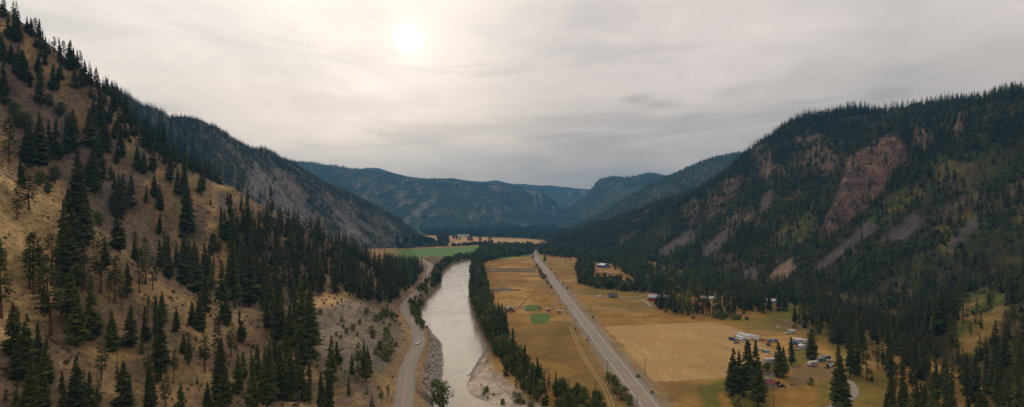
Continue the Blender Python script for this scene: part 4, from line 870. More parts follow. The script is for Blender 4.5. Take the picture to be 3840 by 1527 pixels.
# right-hand forest and the far wooded slopes: one jittered grid each, thinned by the open patches
def forest(h, sp, kinds, h0, h1, seed, dens, zlo=.8, ylim=None):
    rg = np.random.default_rng(seed)
    gx, gy = np.meshgrid(np.arange(h.xs[0]+2, h.xs[-1]-2, sp), np.arange(h.ys[0]+2, h.ys[-1]-2, sp))
    gx = gx.ravel()+rg.uniform(-.5, .5, gx.size)*sp; gy = gy.ravel()+rg.uniform(-.5, .5, gy.size)*sp
    gz = hz(h, gx, gy); px, py = proj(gx, gy, gz)
    ok = (gz > zlo) & (px > -500) & (px < 4340) & (py < 1800) & (gy > 100)
    gx, gy, gz, px, py = (q[ok] for q in (gx, gy, gz, px, py)); n2_ = fbm(gx/20, gy/20, 3, seed+5)
    d = dens(gx, gy, gz, px, py, n2_); ok = rg.random(gx.size) < d
    gx, gy, gz = (q[ok] for q in (gx, gy, gz)); hh = (h0+(h1-h0)*rg.random(gx.size)**1.3)*(.55+.9*fbm(gx/45, gy/45, 3, seed+9))
    vis = occl(gx, gy, gz+hh) < 14
    return gx[vis], gy[vis], gz[vis], hh[vis], rg
def dens_r(x, y, z, px, py, n):
    d = .45+.55*sst(.36, .52, fbm(x/60, y/60, 4, 901)); d = np.maximum(d, sst(60, 10, z)*.0+.0)
    for p in TALUS: d = d*np.where(sdpoly(px, py, p)+(n-.5)*20 < 3, .02, 1)
    for p in (P_CLIFF,): d = d*np.where(sdpoly(px, py, p)+(n-.5)*20 < 1, .05, 1)
    for i, p in enumerate(GLADES): d = d*np.where(sdpoly(px, py, p)+(n-.5)*40 < 0, (.6, .5, .02, .02, .65, .75, .75, .75)[i], 1)
    for p in BROWN: d = d*np.where(sdpoly(px, py, p)+(n-.5)*70 < 0, .55, 1)
    low = inpoly(px, py, [(3330,1560),(3335,1330),(3400,1235),(3560,1245),(3590,1340),(3700,1345),(4340,1300),(4340,1800),(3300,1800)])
    return np.where(low, 0, d)
gx, gy, gz, hh, rg = forest(HR, 6.9, None, 11, 22, 911, dens_r)
ks = rg.random(gx.size); lf = fbm(gx/45, gy/45, 3, 915)
ppx, _ = proj(gx, gy, gz)
for i in range(len(gx)):
    k = 'leaf' if (lf[i] > .60 and gz[i] < 150) or (ks[i] > .93) else ('pine' if ks[i] < .14 else ('slim' if ks[i] < .3 else 'fir'))
    TREES.append([k, gx[i], gy[i], gz[i], hh[i]*(.5 if k == 'leaf' else 1), 1.0, False])

# choose, per kind, the trees that show largest; everything else becomes woodland stuff
A = np.array([t[1:6] for t in TREES], float); kinds = np.array([t[0] for t in TREES]); manl = np.array([t[6] for t in TREES])
px, py = proj(A[:, 0], A[:, 1], A[:, 2]); tx, ty = proj(A[:, 0], A[:, 1], A[:, 2]+A[:, 3])
hp = py-ty; inframe = (px > -hp*.1) & (px < 3840+hp*.1) & (py > 0) & (ty < 1515) & (A[:, 1] > 20)
oc = occl(A[:, 0], A[:, 1], A[:, 2]+A[:, 3]*.9); vis = inframe & (oc < 0)
CAP = {'fir': 275, 'slim': 22, 'pine': 200, 'leaf': 230, 'shrub': 230, 'yellow': 5}
chosen = np.zeros(len(TREES), bool)
for k, c in CAP.items():
    ids = np.nonzero((kinds == k) & vis)[0]; ids = ids[np.argsort(-(hp[ids]+manl[ids]*60))][:c]; chosen[ids] = True
names_used = set()
def where(x, y, z, px, py):
    if px < 1480 and z > 9: 
        if inpoly(px, py, P_SLIDE): return 'on the bare slide bank'
        return 'on the dry left slope'
    if px < 1655 and x < -40: return 'beside the river road'
    if x < 35 and y < 1150: return 'along the river'
    if z > 3: return 'on the right slope'
    if x > 95: return 'right of the highway'
    if y > 1100: return 'beyond the dry fields'
    return 'near the highway'
GRP = {'on the dry left slope': 'trees on the dry left slope', 'on the right slope': 'trees on the right slope'}
LOOK = {'fir': 'dark dense fir', 'slim': 'thin sparse fir', 'pine': 'open-crowned pine', 'leaf': 'rounded leafy tree', 'shrub': 'low green bush', 'yellow': 'small bright yellow bush'}
def place_tree(i):
    k, x, y, z, h, ws, _ = TREES[i]; K = KIND[k]; r = random.Random(int(i)*7+1)
    e = empty(K['name'], (x, y, z-.2), r.uniform(0, 6.28)); e.scale = (h*ws, h*ws, h); e.rotation_euler = (r.gauss(0, .025), r.gauss(0, .025), r.uniform(0, 6.28))
    cr = bpy.data.objects.new(K['crowns'][0].name, r.choice(K['crowns'])); COL.objects.link(cr); cr.parent = e
    tr = bpy.data.objects.new(K['trunks'][0].name, r.choice(K['trunks'])); COL.objects.link(tr); tr.parent = e
    wh = where(x, y, z, px[i], py[i]); mx = min(max(px[i], 5), 3835)/38.4; my = min(max((py[i]+ty[i])/2, 4), 1520)/15.27
    sz = 'tall' if hp[i] > 150 else ('small' if hp[i] < 70 else 'medium')
    if k in ('shrub', 'yellow'): sz = ''
    for dec in (0, 1, 2):
        lab = f"{sz if not (dec and k not in ('shrub', 'yellow')) else ''} {LOOK[k]} {wh} {mx:.{dec}f}% across, {my:.{dec}f}% down the photo".strip()
        if lab not in names_used: break
    names_used.add(lab); base = {'fir_tree': 'fir trees', 'pine_tree': 'pine trees', 'broadleaf_tree': 'broadleaf trees', 'shrub': 'bushes'}[K['name']]
    if k == 'yellow': lab = 'small bright yellow bush beside the grey yard at the foot of the right slope'
    tag(e, lab, K['cat'], None if k == 'yellow' else base+' '+wh)
for i in np.nonzero(chosen)[0]: place_tree(i)

def merge(name, items, protos, mat, tints, rg):
    """items: (proto index, x, y, z, h, w) -> one mesh"""
    VV = []; TT = []; TI = []; n = 0
    for j, P in enumerate(protos):
        sel = [q for q in range(len(items)) if items[q][0] == j]
        if not sel: continue
        I = np.array([items[q][1:] for q in sel]); V, T = P; m = len(sel)
        th = rg.uniform(0, 6.28, m); c, s = np.cos(th)[:, None], np.sin(th)[:, None]; sc = (I[:, 3]*I[:, 4])[:, None]
        x = (V[None, :, 0]*c-V[None, :, 1]*s)*sc+I[:, 0:1]; y = (V[None, :, 0]*s+V[None, :, 1]*c)*sc+I[:, 1:2]; z = V[None, :, 2]*I[:, 3:4]+I[:, 2:3]-.3
        VV.append(np.stack([x, y, z], -1).reshape(-1, 3)); TT.append((T[None]+(np.arange(m)*len(V))[:, None, None]).reshape(-1, 3)+n); n += m*len(V)
        TI.append(np.repeat(np.array([tints[q] for q in sel]), len(V)))
    o = mesh_obj(name, np.concatenate(VV), np.concatenate(TT), mat, attrs={'tint': np.concatenate(TI)}); tag(o, kind='stuff'); return o
protos = []; pidx = {}
for k, l in LO.items():
    pidx[k] = list(range(len(protos), len(protos)+len(l))); protos += l
i2 = list(range(len(protos), len(protos)+len(LO2))); protos += LO2
items = {'conifer_forest': [], 'broadleaf_wood': [], 'undergrowth': []}; tints = {k: [] for k in items}
rr = random.Random(5); keep = (oc < 14)
for i in range(len(TREES)):
    if chosen[i] or not keep[i]: continue
    k, x, y, z, h, ws, _ = TREES[i]; k = 'shrub' if k == 'yellow' else k
    dst = 'broadleaf_wood' if k == 'leaf' else ('undergrowth' if k == 'shrub' else 'conifer_forest')
    p = rr.choice(i2) if (k in ('fir', 'slim') and y > 1100) else rr.choice(pidx[k])
    items[dst].append((p, x, y, z, h, ws)); tints[dst].append(min(1, max(0, rr.gauss(.45, .22)+(.35 if k == 'leaf' else 0)+(.1 if k == 'pine' else 0))))
print('TREES', len(TREES), 'chosen', chosen.sum(), {k: len(v) for k, v in items.items()}, {k: int(((kinds == k) & vis).sum()) for k in CAP})
for k, v in items.items():
    if v: merge(k, v, protos, fol_stuff, tints[k], rng)
# brush on the open slopes
def brush(h, n, seed, f, hmin, hmax, name, poly=None):
    rg = np.random.default_rng(seed); x = rg.uniform(h.xs[0], h.xs[-1], n); y = rg.uniform(h.ys[0], h.ys[-1], n); z = hz(h, x, y); px_, py_ = proj(x, y, z)
    ok = (z > 1) & (px_ > -300) & (px_ < 4200) & (py_ < 1650) & (y > 120) & f(x, y, z, px_, py_, rg)
    x, y, z = x[ok], y[ok], z[ok]; v = occl(x, y, z+2) < 5; x, y, z = x[v], y[v], z[v]
    it = [(int(rg.integers(0, 3)), a, b, c, rg.uniform(hmin, hmax), rg.uniform(.8, 1.6)) for a, b, c in zip(x, y, z)]
    print(name, len(it)); return merge(name, it, LO['shrub'], fol_brush, list(rg.random(len(it))), rg)
fol_brush = foliage_mat('dry_brush_leaves', (.075, .065, .032), (.11, .10, .04), (.085, .11, .032), attr=True)
brush(HL, 26000, 31, lambda x, y, z, a, b, rg: (road_dist(x, y) > 8) & (fbm(x/25, y/25, 3, 33) > .45) & ((sdpoly(a, b, P_GRASSA) > 0) | (rg.random(len(x)) < .15)), .35, 1.5, 'dry_brush')
brush(HR, 26000, 32, lambda x, y, z, a, b, rg: (fbm(x/50, y/50, 3, 34) > .5) & (np.min([sdpoly(a, b, p) for p in TALUS+[P_CLIFF]], axis=0) > 0), 1.5, 4.5, 'slope_thicket')

def far_forest(h, sp, h0, h1, seed, dens, name, protos, mat=None):
    gx, gy, gz, hh, rg = forest(h, sp, None, h0, h1, seed, dens, zlo=1)
    it = [(int(rg.integers(0, len(protos))), gx[i], gy[i], gz[i], hh[i], 1.1) for i in range(len(gx))]
    t = np.clip(fbm(gx/90, gy/90, 3, seed+1)*.9+rg.normal(0, .16, gx.size), 0, 1)
    print(name, len(it)); return merge(name, it, protos, mat or fol_far, list(t), rg)
def dens_l2(x, y, z, px_, py_, n):
    st = fbm((y+x*.4)/30, (x-y*.4)/160, 3, 245)
    d = .12+sst(.42, .56, fbm(x/45, y/45, 3, 931)*.5+st*.5)*.88
    top = sst(210, 320, z+0*x)*.0
    rid = 1-sst(15, 85, (py_-np.interp(px_, [470, 700, 860, 1000, 1100, 1200, 1300, 1400, 1500, 1620], [352, 438, 497, 558, 608, 664, 716, 763, 812, 900])))
    d = np.maximum(d, rid*.95); d = np.maximum(d, sst(950, 700, px_)*.85)
    k = np.minimum(sdpoly(px_, py_, P_TAL2), sdpoly(px_, py_, P_TAL3))+(n-.5)*110
    d = np.where(k < -5, d*.16, d); return np.maximum(d, sst(18, 4, z)*.8)
far_forest(HL2, 7.6, 9, 16, 933, dens_l2, 'far_forest', LO2)
fd = lambda seed: (lambda x, y, z, px_, py_, n: (.35+.65*sst(.38, .5, fbm(x/150, y/150, 3, seed)))*np.where(fbm(x/45, (z+y*.3)/110, 4, seed-1) > .60, .45, 1))
far_forest(HM3, 13, 12, 19, 941, lambda *a: .85+0*a[0], 'far_forest', CONES)
far_forest(HM2, 22, 15, 24, 951, fd(431), 'far_forest', CONES)
far_forest(HM1, 22, 15, 24, 961, fd(331), 'far_forest', CONES)
# wooded valley bottom beyond the straw fields
rg = np.random.default_rng(77); P = []
for poly, sp, hh_ in (([(1560,854),(1700,853),(2080,858),(2110,880),(2100,900),(2060,903),(1960,892),(1800,887),(1700,884),(1600,883)], 15, (14, 22)), ([(2060,903),(2110,880),(2200,900),(2260,935),(2150,930),(2070,922)], 12, (12, 22)), ([(1640,888),(1675,888),(1680,925),(1650,925)], 11, (16, 26)), ([(1690,922),(1800,912),(1850,908),(1850,914),(1800,920),(1700,926)], 9, (6, 12)), ([(1480,925),(1620,905),(1640,918),(1560,930),(1500,936)], 11, (12, 20)), ([(1795,925),(1900,925),(1990,922),(2000,930),(1990,940),(1850,945),(1800,945)], 10, (10, 18))):
    c = [onz(x, y) for x, y in poly]; x0, x1 = min(p[0] for p in c), max(p[0] for p in c); y0, y1 = min(p[1] for p in c), max(p[1] for p in c)
    gx, gy = np.meshgrid(np.arange(x0, x1, sp), np.arange(y0, y1, sp)); gx = gx.ravel()+rg.uniform(-.5, .5, gx.size)*sp; gy = gy.ravel()+rg.uniform(-.5, .5, gy.size)*sp
    gz_ = ground(gx, gy); a_, b_ = proj(gx, gy, 0*gx); ok = inpoly(a_, b_, poly) & (gz_ < 20) & ((fbm(gx/120, gy/120, 2, 79) > .30) | (sp < 15)); 
    for x, y, z in zip(gx[ok], gy[ok], gz_[ok]): P.append((int(rg.integers(0, 9)), x, y, z, rg.uniform(*hh_), 1.1))
print('valley wood', len(P)); merge('valley_wood', P, LO2+LO['leaf'], fol_stuff, list(rg.uniform(.1, .9, len(P))), rg)

# ------------------------------------------------------------------ buildings, vehicles, poles and the rest
glass = paint('dark_glass', (.03, .035, .04), .15, 0, .1); tyre = paint('tyre_rubber', (.02, .02, .02), .8); white = paint('white_metal', (.58, .57, .54), .4, 0, .15)
greym = paint('grey_metal', (.30, .30, .29), .5); darkm = paint('dark_metal', (.05, .05, .05), .5); wood = paint('weathered_wood', (.22, .17, .12), .9); pole_w = paint('pole_wood', (.10, .065, .045), .9)
def pos(px, py, z=0): 
    p = onz(px, py, z); g = float(ground(np.array([p[0]]), np.array([p[1]]))[0])
    if g > z+.3: p = hit(px, py); return (p[0], p[1], p[2])
    return (p[0], p[1], z)
def thing(name, label, cat, p, rz=0, group=None): 
    e = empty(name, p, radians(rz)); tag(e, label, cat, group); return e
def wheels(e, xs, w, r=.36, y=None):
    for x in xs:
        for s in (-1, 1):
            wh = MB().cyl((x, s*w-s*.12, r), (x, s*w+s*.10, r), r, k=12).build('wheel', tyre, e); MB().cyl((x, s*w+s*.08, r), (x, s*w+s*.13, r), r*.55, k=10).build('rim', greym, wh)
def car(name, label, cat, p, rz, c, kind='car', group=None, s=1.0):
    e = thing(name, label, cat, p, rz, group); pm = paint(name+'_paint_'+str(c), c, .3)
    if kind == 'pickup': prof = [(-2.7,.45),(2.6,.45),(2.65,.95),(1.4,1.1),(.9,1.15),(-.7,1.15),(-.75,1.0),(-2.7,1.0)]; cab = [(1.3,1.1),(.7,1.75),(-.6,1.78),(-.75,1.1)]; ax = (-1.7, 1.75)
    elif kind == 'suv': prof = [(-2.3,.4),(2.3,.4),(2.35,.95),(1.2,1.1),(-2.3,1.1)]; cab = [(1.1,1.08),(.5,1.75),(-2.1,1.75),(-2.28,1.08)]; ax = (-1.4, 1.4)
    else: prof = [(-2.2,.35),(2.2,.35),(2.25,.75),(1.0,.95),(-1.6,.95),(-2.25,.85)]; cab = [(1.0,.93),(.35,1.42),(-.95,1.42),(-1.6,.93)]; ax = (-1.35, 1.35)
    b = MB().prism(prof, -.92, .92).build('body', pm, e, .06)
    cb = MB().prism(cab, -.78, .78).build('window', glass, e, .04)
    MB().box((cab[1][0]/2+cab[2][0]/2, 0, cab[1][1]+.03), (cab[1][0]-cab[2][0]+.05, 1.5, .07)).build('roof', pm, e)
    for sd_ in (-1, 1): MB().box((prof[2][0]+.01, sd_*.68, prof[2][1]-.12), (.06, .3, .16)).build('headlight', white, e)
    wheels(e, ax, .84)
    if s != 1: e.scale = (s, s, s)
    return e
def gable(name, label, cat, p, rz, wx, ly, H, rh, wc, rc, over=.5, wins=(), doors=(), group=None, chim=False, hip=0.0):
    """ridge along local y"""
    e = thing(name, label, cat, p, rz, group)
    MB().prism([(-wx/2, 0), (wx/2, 0), (wx/2, H), (0, H+rh), (-wx/2, H)], -ly/2, ly/2).build('wall', wc, e)
    k = rh/(wx/2); o = over; t = .18; m = MB(); y0, y1 = -ly/2-o, ly/2+o
    m.prism([(-wx/2-o, H-o*k), (0, H+rh), (0, H+rh+t), (-wx/2-o, H-o*k+t)], y0, y1); m.prism([(0, H+rh), (wx/2+o, H-o*k), (wx/2+o, H-o*k+t), (0, H+rh+t)], y0, y1)
    r = m.build('roof', rc, e)
    if chim: MB().box((wx*.2, ly*.15, H+rh), (.6, .6, 1.6)).build('chimney', paint('brick', (.25, .12, .08), .9), r)
    for (side, u, z, w, h) in wins: face(e, 'window', glass, side, u, z, w, h, wx, ly)
    for (side, u, z, w, h) in doors: face(e, 'door', wood if wc is not wood else white, side, u, z, w, h, wx, ly)
    return e
def face(e, nm, mat, side, u, z, w, h, wx, ly):
    if side in 'fb': s = -1 if side == 'f' else 1; c = (u, s*(ly/2+.03), z); d = (w, .06, h)
    else: s = -1 if side == 'l' else 1; c = (s*(wx/2+.03), u, z); d = (.06, w, h)
    o = MB().box(c, d).build(nm, mat, e)
    if nm == 'window':
        d2 = (d[0]+.16 if side in 'fb' else .04, d[1]+.16 if side in 'lr' else .04, h+.16); MB().box(c, d2).build('frame', white, o)
def trailer(name, label, p, rz, L, Wd, H, c, floor=1.1, group=None, wh=True, cat='trailer'):
    e = thing(name, label, cat, p, rz, group); m = paint('panel_'+str(c), c, .45)
    MB().box((0, 0, floor+H/2), (L, Wd, H)).build('box_body', m, e, .05)
    MB().box((0, 0, floor+H+.04), (L-.2, Wd-.2, .08)).build('roof', white if sum(c) > 1 else greym, e)
    MB().box((0, 0, floor-.12), (L*.96, .9, .2)).build('chassis', darkm, e)
    MB().box((-L/2-.03, 0, floor+H/2), (.06, Wd*.9, H*.9)).build('door', greym, e)
    if wh: wheels(e, (-L*.38, -L*.30), Wd/2-.15, .48)
    MB().cyl((L*.3, .6, 0), (L*.3, .6, floor-.1), .07).cyl((L*.3, -.6, 0), (L*.3, -.6, floor-.1), .07).build('landing_leg', darkm, e)
    return e
def boxtruck(label, p, rz, cb, cc, L=7.5, group=None):
    e = thing('box_truck', label, 'truck', p, rz, group); m = paint('panel_'+str(cb), cb, .45)
    MB().box((-.8, 0, 2.3), (L-2, 2.4, 2.5)).build('box_body', m, e, .05)
    cabm = MB().prism([(L/2-1.9, .5), (L/2, .5), (L/2, 1.5), (L/2-.35, 2.6), (L/2-1.9, 2.6)], -1.1, 1.1).build('cab', paint('cab_'+str(cc), cc, .35), e, .05)
    MB().prism([(L/2+.02, 1.5), (L/2-.28, 2.45), (L/2-.34, 2.45), (L/2-.06, 1.5)], -1.0, 1.0).build('windscreen', glass, cabm)
    MB().box((-.5, 0, .85), (L-1, .9, .25)).build('chassis', darkm, e); wheels(e, (-L*.3, L*.33), 1.05, .48); return e
def camper(name, label, p, rz, L=7.0, motor=False, group=None):
    e = thing(name, label, 'motorhome' if motor else 'camper', p, rz, group); H = 2.5
    prof = [(-L/2, .6), (L/2, .6), (L/2+(.15 if motor else .3), 1.5), (L/2-(.25 if motor else .5), .6+H), (-L/2, .6+H)]
    b = MB().prism(prof, -1.2, 1.2).build('body', white, e, .08)
    for u in (-L*.3, 0, L*.28): 
        for s in (-1, 1): MB().box((u, s*1.22, 2.1), (1.0, .05, .6)).build('window', glass, e)
    for s in (-1, 1): MB().box((0, s*1.215, 1.25), (L*.95, .03, .22)).build('stripe', paint('brown_stripe', (.25, .15, .08), .5), e)
    MB().box((L*.12, 1.23, 1.6), (.7, .05, 1.9)).build('door', greym, e)
    MB().box((-L*.1, 0, H+.75), (.8, .7, .25)).build('roof_vent', white, e)
    if motor: MB().box((L/2-.02, 0, 2.0), (.12, 2.1, .9)).build('windscreen', glass, e); wheels(e, (-L*.28, L*.32), 1.1, .42)
    else:
        wheels(e, (-.5, .35), 1.1, .36); MB().cyl((L/2, .5, .55), (L/2+1.3, 0, .55), .06).cyl((L/2, -.5, .55), (L/2+1.3, 0, .55), .06).build('hitch', darkm, e)
    return e
def pole(px, py, top, label, arm=True):
    p = pos(px, py); h = (py-top)*p[1]/F; e = thing('utility_pole', label, 'utility pole', p, 0, 'wooden utility poles along the highway' )
    MB().cyl((0, 0, -.3), (0, 0, h), .19, .12, 8).build('pole', pole_w, e)
    if arm:
        MB().box((0, -.18, h-.6), (2.3, .12, .14)).build('crossarm', pole_w, e)
        for u in (-1, 0, 1): MB().cyl((u, -.18, h-.53), (u, -.18, h-.3), .06).build('insulator', greym, e)
    return e
# traffic and signs on the river road
def onroad(px, py): p = onz(px, py, ROADZ+.1); return p
p = onroad(1568, 1290); car('car', 'white car driving towards the viewer on the curving river road', 'car', (p[0], p[1], ROADZ+.12), -98, (.80, .80, .78))
p = hit(1472, 1432); e = thing('road_sign', 'dark green sign on a post at the inner edge of the river road', 'road sign', p, 0)
MB().cyl((0, 0, -.2), (0, 0, 2.0), .06).build('post', greym, e); MB().box((0, -.05, 2.5), (.9, .05, 1.3)).build('sign_panel', paint('sign_green', (.01, .06, .035), .5), e)
for i, (x, y, t, w_) in enumerate([(2097,1136,1105,'fourth wooden utility pole up the left side of the highway, at the lane crossing'),(2124,1175,1142,'third wooden utility pole up the left side of the highway'),(2160,1236,1193,'left roadside utility pole beside the lower green lawn'),(2207.5,1308,1258,'left roadside utility pole midway along the long grass field'),(2278,1411,1352,'tall left roadside utility pole nearest the wheel tracks'),(2389,1560,1496,'utility pole at the bottom edge of the photo beside the highway'),(2212,1176,1140,'utility pole right of the highway below the grey gravel lane'),(2419,1407,1344,'tall utility pole standing at the left edge of the mown field'),(2145,1104,1075,'utility pole right of the highway where the lane turns off'),(2077,1099,1074,'distant utility pole left of the highway among roadside bushes'),(2008,1095,1077,'thin pole standing alone in the left straw field below the dirt mounds'),(2296,1110,1080,'utility pole just behind the grey cabin'),(2394,1119,1082,'utility pole near the right end of the gravel lane'),(2115,1057,1036,'most distant utility pole right of the highway'),(2901,1530,1482,'short pole at the bottom, below the red-roofed hut'),(2921,1461,1404,'utility pole in front of the dark car beside the red-roofed hut')]): pole(x, y, t, w_, arm=(i not in (10,)))
e = thing('road_sign', 'pair of yellow diamond signs on the right verge of the highway', 'road sign', pos(2313, 1328), 0)
for u in (-.9, .9):
    MB().cyl((u, 0, 0), (u, 0, 2.6), .06).build('post', greym, e)
    MB().prism([(u-.75, 2.4), (u, 1.65), (u+.75, 2.4), (u, 3.15)], -.12, -.06).build('sign_panel', paint('sign_yellow', (.75, .42, .02), .5), e)
# small farm in the left field
grn = paint('green_metal_roof', (.07, .15, .13), .4, 0, .2); timb = paint('orange_timber', (.36, .15, .06), .8, 0, .3); slate = paint('slate_roof', (.10, .10, .105), .7); redr = paint('red_metal_roof', (.20, .045, .04), .5, 0, .2)
redw = paint('red_boards', (.32, .06, .045), .7, 0, .2); cream = paint('cream_boards', (.42, .36, .27), .8, 0, .2); bluw = paint('blue_metal', (.10, .16, .24), .5); ltroof = paint('pale_metal_roof', (.40, .45, .48), .4, 0, .15)
gable('cabin', 'small timber cabin with a green roof in the straw field by the river', 'cabin', pos(1912, 1168), 4, 8.0, 8.5, 2.6, 2.6, timb, grn, .9, [('f', -2, 1.5, 1.1, 1.1), ('f', 2, 1.5, 1.1, 1.1), ('f', 0, 3.7, 1.6, .6), ('l', 0, 1.5, 1.2, 1.1)], [('f', 0, 1.1, 1.0, 2.1)])
for x, y, lab, rz in ((2057, 1168, 'white-roofed lean-to shed right of the lower green lawn', 15), (2098, 1174, 'white-roofed lean-to shed nearest the highway ditch', 12)):
    e = thing('lean_to_shed', lab, 'shed', pos(x, y), rz, 'white-roofed lean-to sheds'); MB().prism([(-1.6, 0), (1.6, 0), (1.6, 2.0), (-1.6, 2.7)], -1.1, 1.1).build('wall', wood, e); MB().prism([(-2.1, 2.78), (2.1, 1.95), (2.1, 2.07), (-2.1, 2.90)], -1.5, 1.5).build('roof', white, e); MB().box((-.5, -1.13, 1.0), (.8, .05, 1.8)).build('door', darkm, e)
def stack(px, py, lab, n, w, l, h, mat, rz=10, name='lumber_stack', cat='lumber stack'):
    e = thing(name, lab, cat, pos(px, py), rz); r = random.Random(px)
    for i in range(n): MB().box((r.uniform(-.1, .1), r.uniform(-.2, .2), h/n*(i+.5)), (w*r.uniform(.85, 1), l*r.uniform(.8, 1), h/n*.86)).build('board_layer', mat, e)
pw = paint('pale_lumber', (.55, .46, .30), .8)
stack(1873, 1157, 'pale lumber stack left of the green-roofed cabin, farther from it', 3, 3, 2, 1.1, pw); stack(1883, 1160, 'pale lumber stack close beside the green-roofed cabin', 3, 2.6, 1.6, .9, pw, -8)
stack(1848, 1152, 'small pale board pile at the river trees', 2, 1.6, 1.0, .6, pw); stack(1985, 1174, 'low pale timber pile above the lower lawn', 2, 3.6, .5, .4, pw, 4)
def tank(px, py, lab, c, r=.7, h=1.5, name='water_tank'):
    e = thing(name, lab, 'tank', pos(px, py)); MB().cyl((0, 0, 0), (0, 0, h), r, r, 12).build('tank_body', paint('tank_'+str(c), c, .5), e); MB().cyl((0, 0, h), (0, 0, h+.25), r*.9, r*.3, 12).build('lid', white, e)
tank(1966, 1163, 'round white water tank at the left corner of the upper lawn', (.7, .7, .66)); tank(1972, 1177, 'white water tank between the two green lawns', (.75, .75, .72), .9, 1.3)
stack(1979, 1163, 'brown shed-like crate stack on the upper green lawn', 3, 2.0, 3.0, 1.6, wood, 0, 'crate_stack', 'crates')
# upper field
car('pickup_truck', 'dark pickup truck parked under the river trees at the field corner', 'pickup truck', pos(1815, 1022), 170, (.04, .06, .09), 'pickup'); tank(1850, 1014, 'round white tank on the dark tilled strip', (.75, .74, .70), 1.6, 2.2)
car('van', 'white van with a dark back at the right end of the tilled strips', 'van', pos(1984, 1007), 160, (.75, .75, .73), 'suv'); car('car', 'dark car parked beside the highway bushes by the tilled strip', 'car', pos(2004, 1006), 150, (.06, .07, .08), 'suv')
def mound(px, py, w, d, h, lab, c, seed, cat='dirt mound', name='dirt_mound'):
    X_, Y_ = np.meshgrid(np.linspace(-1, 1, 34), np.linspace(-1, 1, 22)); q = np.clip(1-(X_**2+Y_**2), 0, 1)**.7; Z_ = q*h*(.35+1.2*fbm(X_*2.2+seed, Y_*2+seed, 4, seed))-.12
    V = np.c_[(X_*w/2).ravel(), (Y_*d/2).ravel(), Z_.ravel()]; idx = np.arange(34*22).reshape(22, 34); Q = np.stack([idx[:-1, :-1], idx[:-1, 1:], idx[1:, 1:], idx[1:, :-1]], -1).reshape(-1, 4)
    o = mesh_obj(name, V, Q, soil_mat('mound_soil', tuple(x*.7 for x in c), c, .5, 3), smooth=True); o.location = pos(px, py); tag(o, lab, cat, 'dirt mounds' if name == 'dirt_mound' else None); return o
mound(1858, 1091, 22, 13, 2.6, 'dark grey dirt mound at the left of the excavation', (.17, .145, .11), 3); mound(1893, 1089, 20, 14, 3.6, 'tallest dirt mound in the middle of the excavation', (.21, .165, .115), 4); mound(1925, 1089, 22, 10, 1.8, 'low brown dirt mound right of the excavation', (.20, .14, .085), 5)
stack(1849, 1091, 'pale boards lying against the left dirt mound', 2, 5, 1, .5, pw, 0); 
e = thing('concrete_form', 'pale concrete forms with dark gaps in front of the tallest dirt mound', 'concrete form', pos(1896, 1092), 0)
for u in (-4, -1.4, 1.2, 3.8): MB().box((u, 0, .7), (1.5, .5, 1.4)).build('panel', white, e)
MB().box((0, .1, 1.5), (10, .5, .3)).build('beam', greym, e)
# grey cabin, kiosk, barn group
gable('cabin', 'old grey cabin with a dark roof beside the gravel lane', 'cabin', pos(2299, 1116), 90, 6.5, 9.5, 2.6, 2.6, paint('grey_boards', (.19, .18, .16), .9), slate, .6, [('r', -2.5, 1.5, 1.2, 1.1), ('r', 2.5, 1.5, 1.2, 1.1)], [('r', 0, 1.1, 1.0, 2.0)], chim=True)
gable('kiosk', 'tiny white kiosk with a dark doorway beside the gravel lane', 'kiosk', pos(2251, 1118), 0, 3.2, 2.8, 1.9, .9, white, white, .3, [], [('f', 0, .9, 1.1, 1.8)])
e = thing('notice_board', 'low white board by the lane entrance off the highway', 'notice board', pos(2161, 1111)); MB().box((0, 0, 1.1), (2.4, .08, 1.0)).build('panel', white, e); MB().box((-1, 0, .3), (.1, .1, .6)).build('leg', wood, e); MB().box((1, 0, .3), (.1, .1, .6)).build('leg', wood, e)
gable('barn', 'blue-grey metal barn with white doors on the cleared rise behind trees', 'barn', pos(2264, 1003), 24, 16, 19, 4.6, 3.0, bluw, ltroof, .8, [], [('f', 3.5, 2.0, 6.5, 3.8)])
gable('house', 'small building with a green roof amid the trees right of the blue barn', 'house', pos(2346, 1066), 70, 10, 14, 3, 2.4, wood, paint('dull_green_roof', (.08, .17, .12), .5), .6, [('r', 0, 1.6, 1.4, 1.1)], [('r', 3, 1.1, 1, 2)])
gable('barn', 'tall red barn with a pale blue roof at the left end of the tree belt', 'barn', pos(2450, 1128), 80, 9, 11, 4.4, 2.6, redw, ltroof, .5, [('f', 0, 3.2, 1.2, 1.0)], [('f', 0, 1.3, 2.2, 2.6)])
gable('house', 'red house with a red roof half hidden in the tree belt', 'house', pos(2616, 1152), 60, 7, 10, 2.8, 2.6, redw, paint('bright_red_roof', (.50, .09, .07), .5), .5, [('f', 0, 1.6, 1.2, 1.0)], [('r', 0, 1.1, 1, 2)])
gable('shed', 'small shed with a white roof deep in the tree belt', 'shed', pos(2492, 1122), 75, 7, 9, 2.6, 1.6, greym, white, .4, [], [('f', 0, 1, 1, 2)])
gable('longhouse', 'long low building with a bright white roof glimpsed through the belt', 'building', pos(2664, 1127), 82, 8, 19, 3, 1.6, cream, white, .5, [('f', 0, 1.6, 1.4, 1.0)], [('r', 0, 1.1, 1, 2)])
gable('house', 'pale blue and white house at the foot of the tan scree chute', 'house', pos(2892, 1137), 80, 7, 10, 2.8, 2.0, paint('pale_blue_boards', (.35, .48, .60), .6), white, .4, [('f', 0, 1.6, 1.4, 1.0)], [('f', 2, 1.1, 1, 2)])
camper('camper', 'white camper parked beside the red-roofed house in the belt', pos(2642, 1151), 5, 6.5); car('car', 'blue car parked just right of the camper in the tree belt', 'car', pos(2676, 1159), 20, (.08, .22, .42))
camper('camper', 'distant white camper at the far edge of the right field', pos(2115, 982), 8, 7.0)
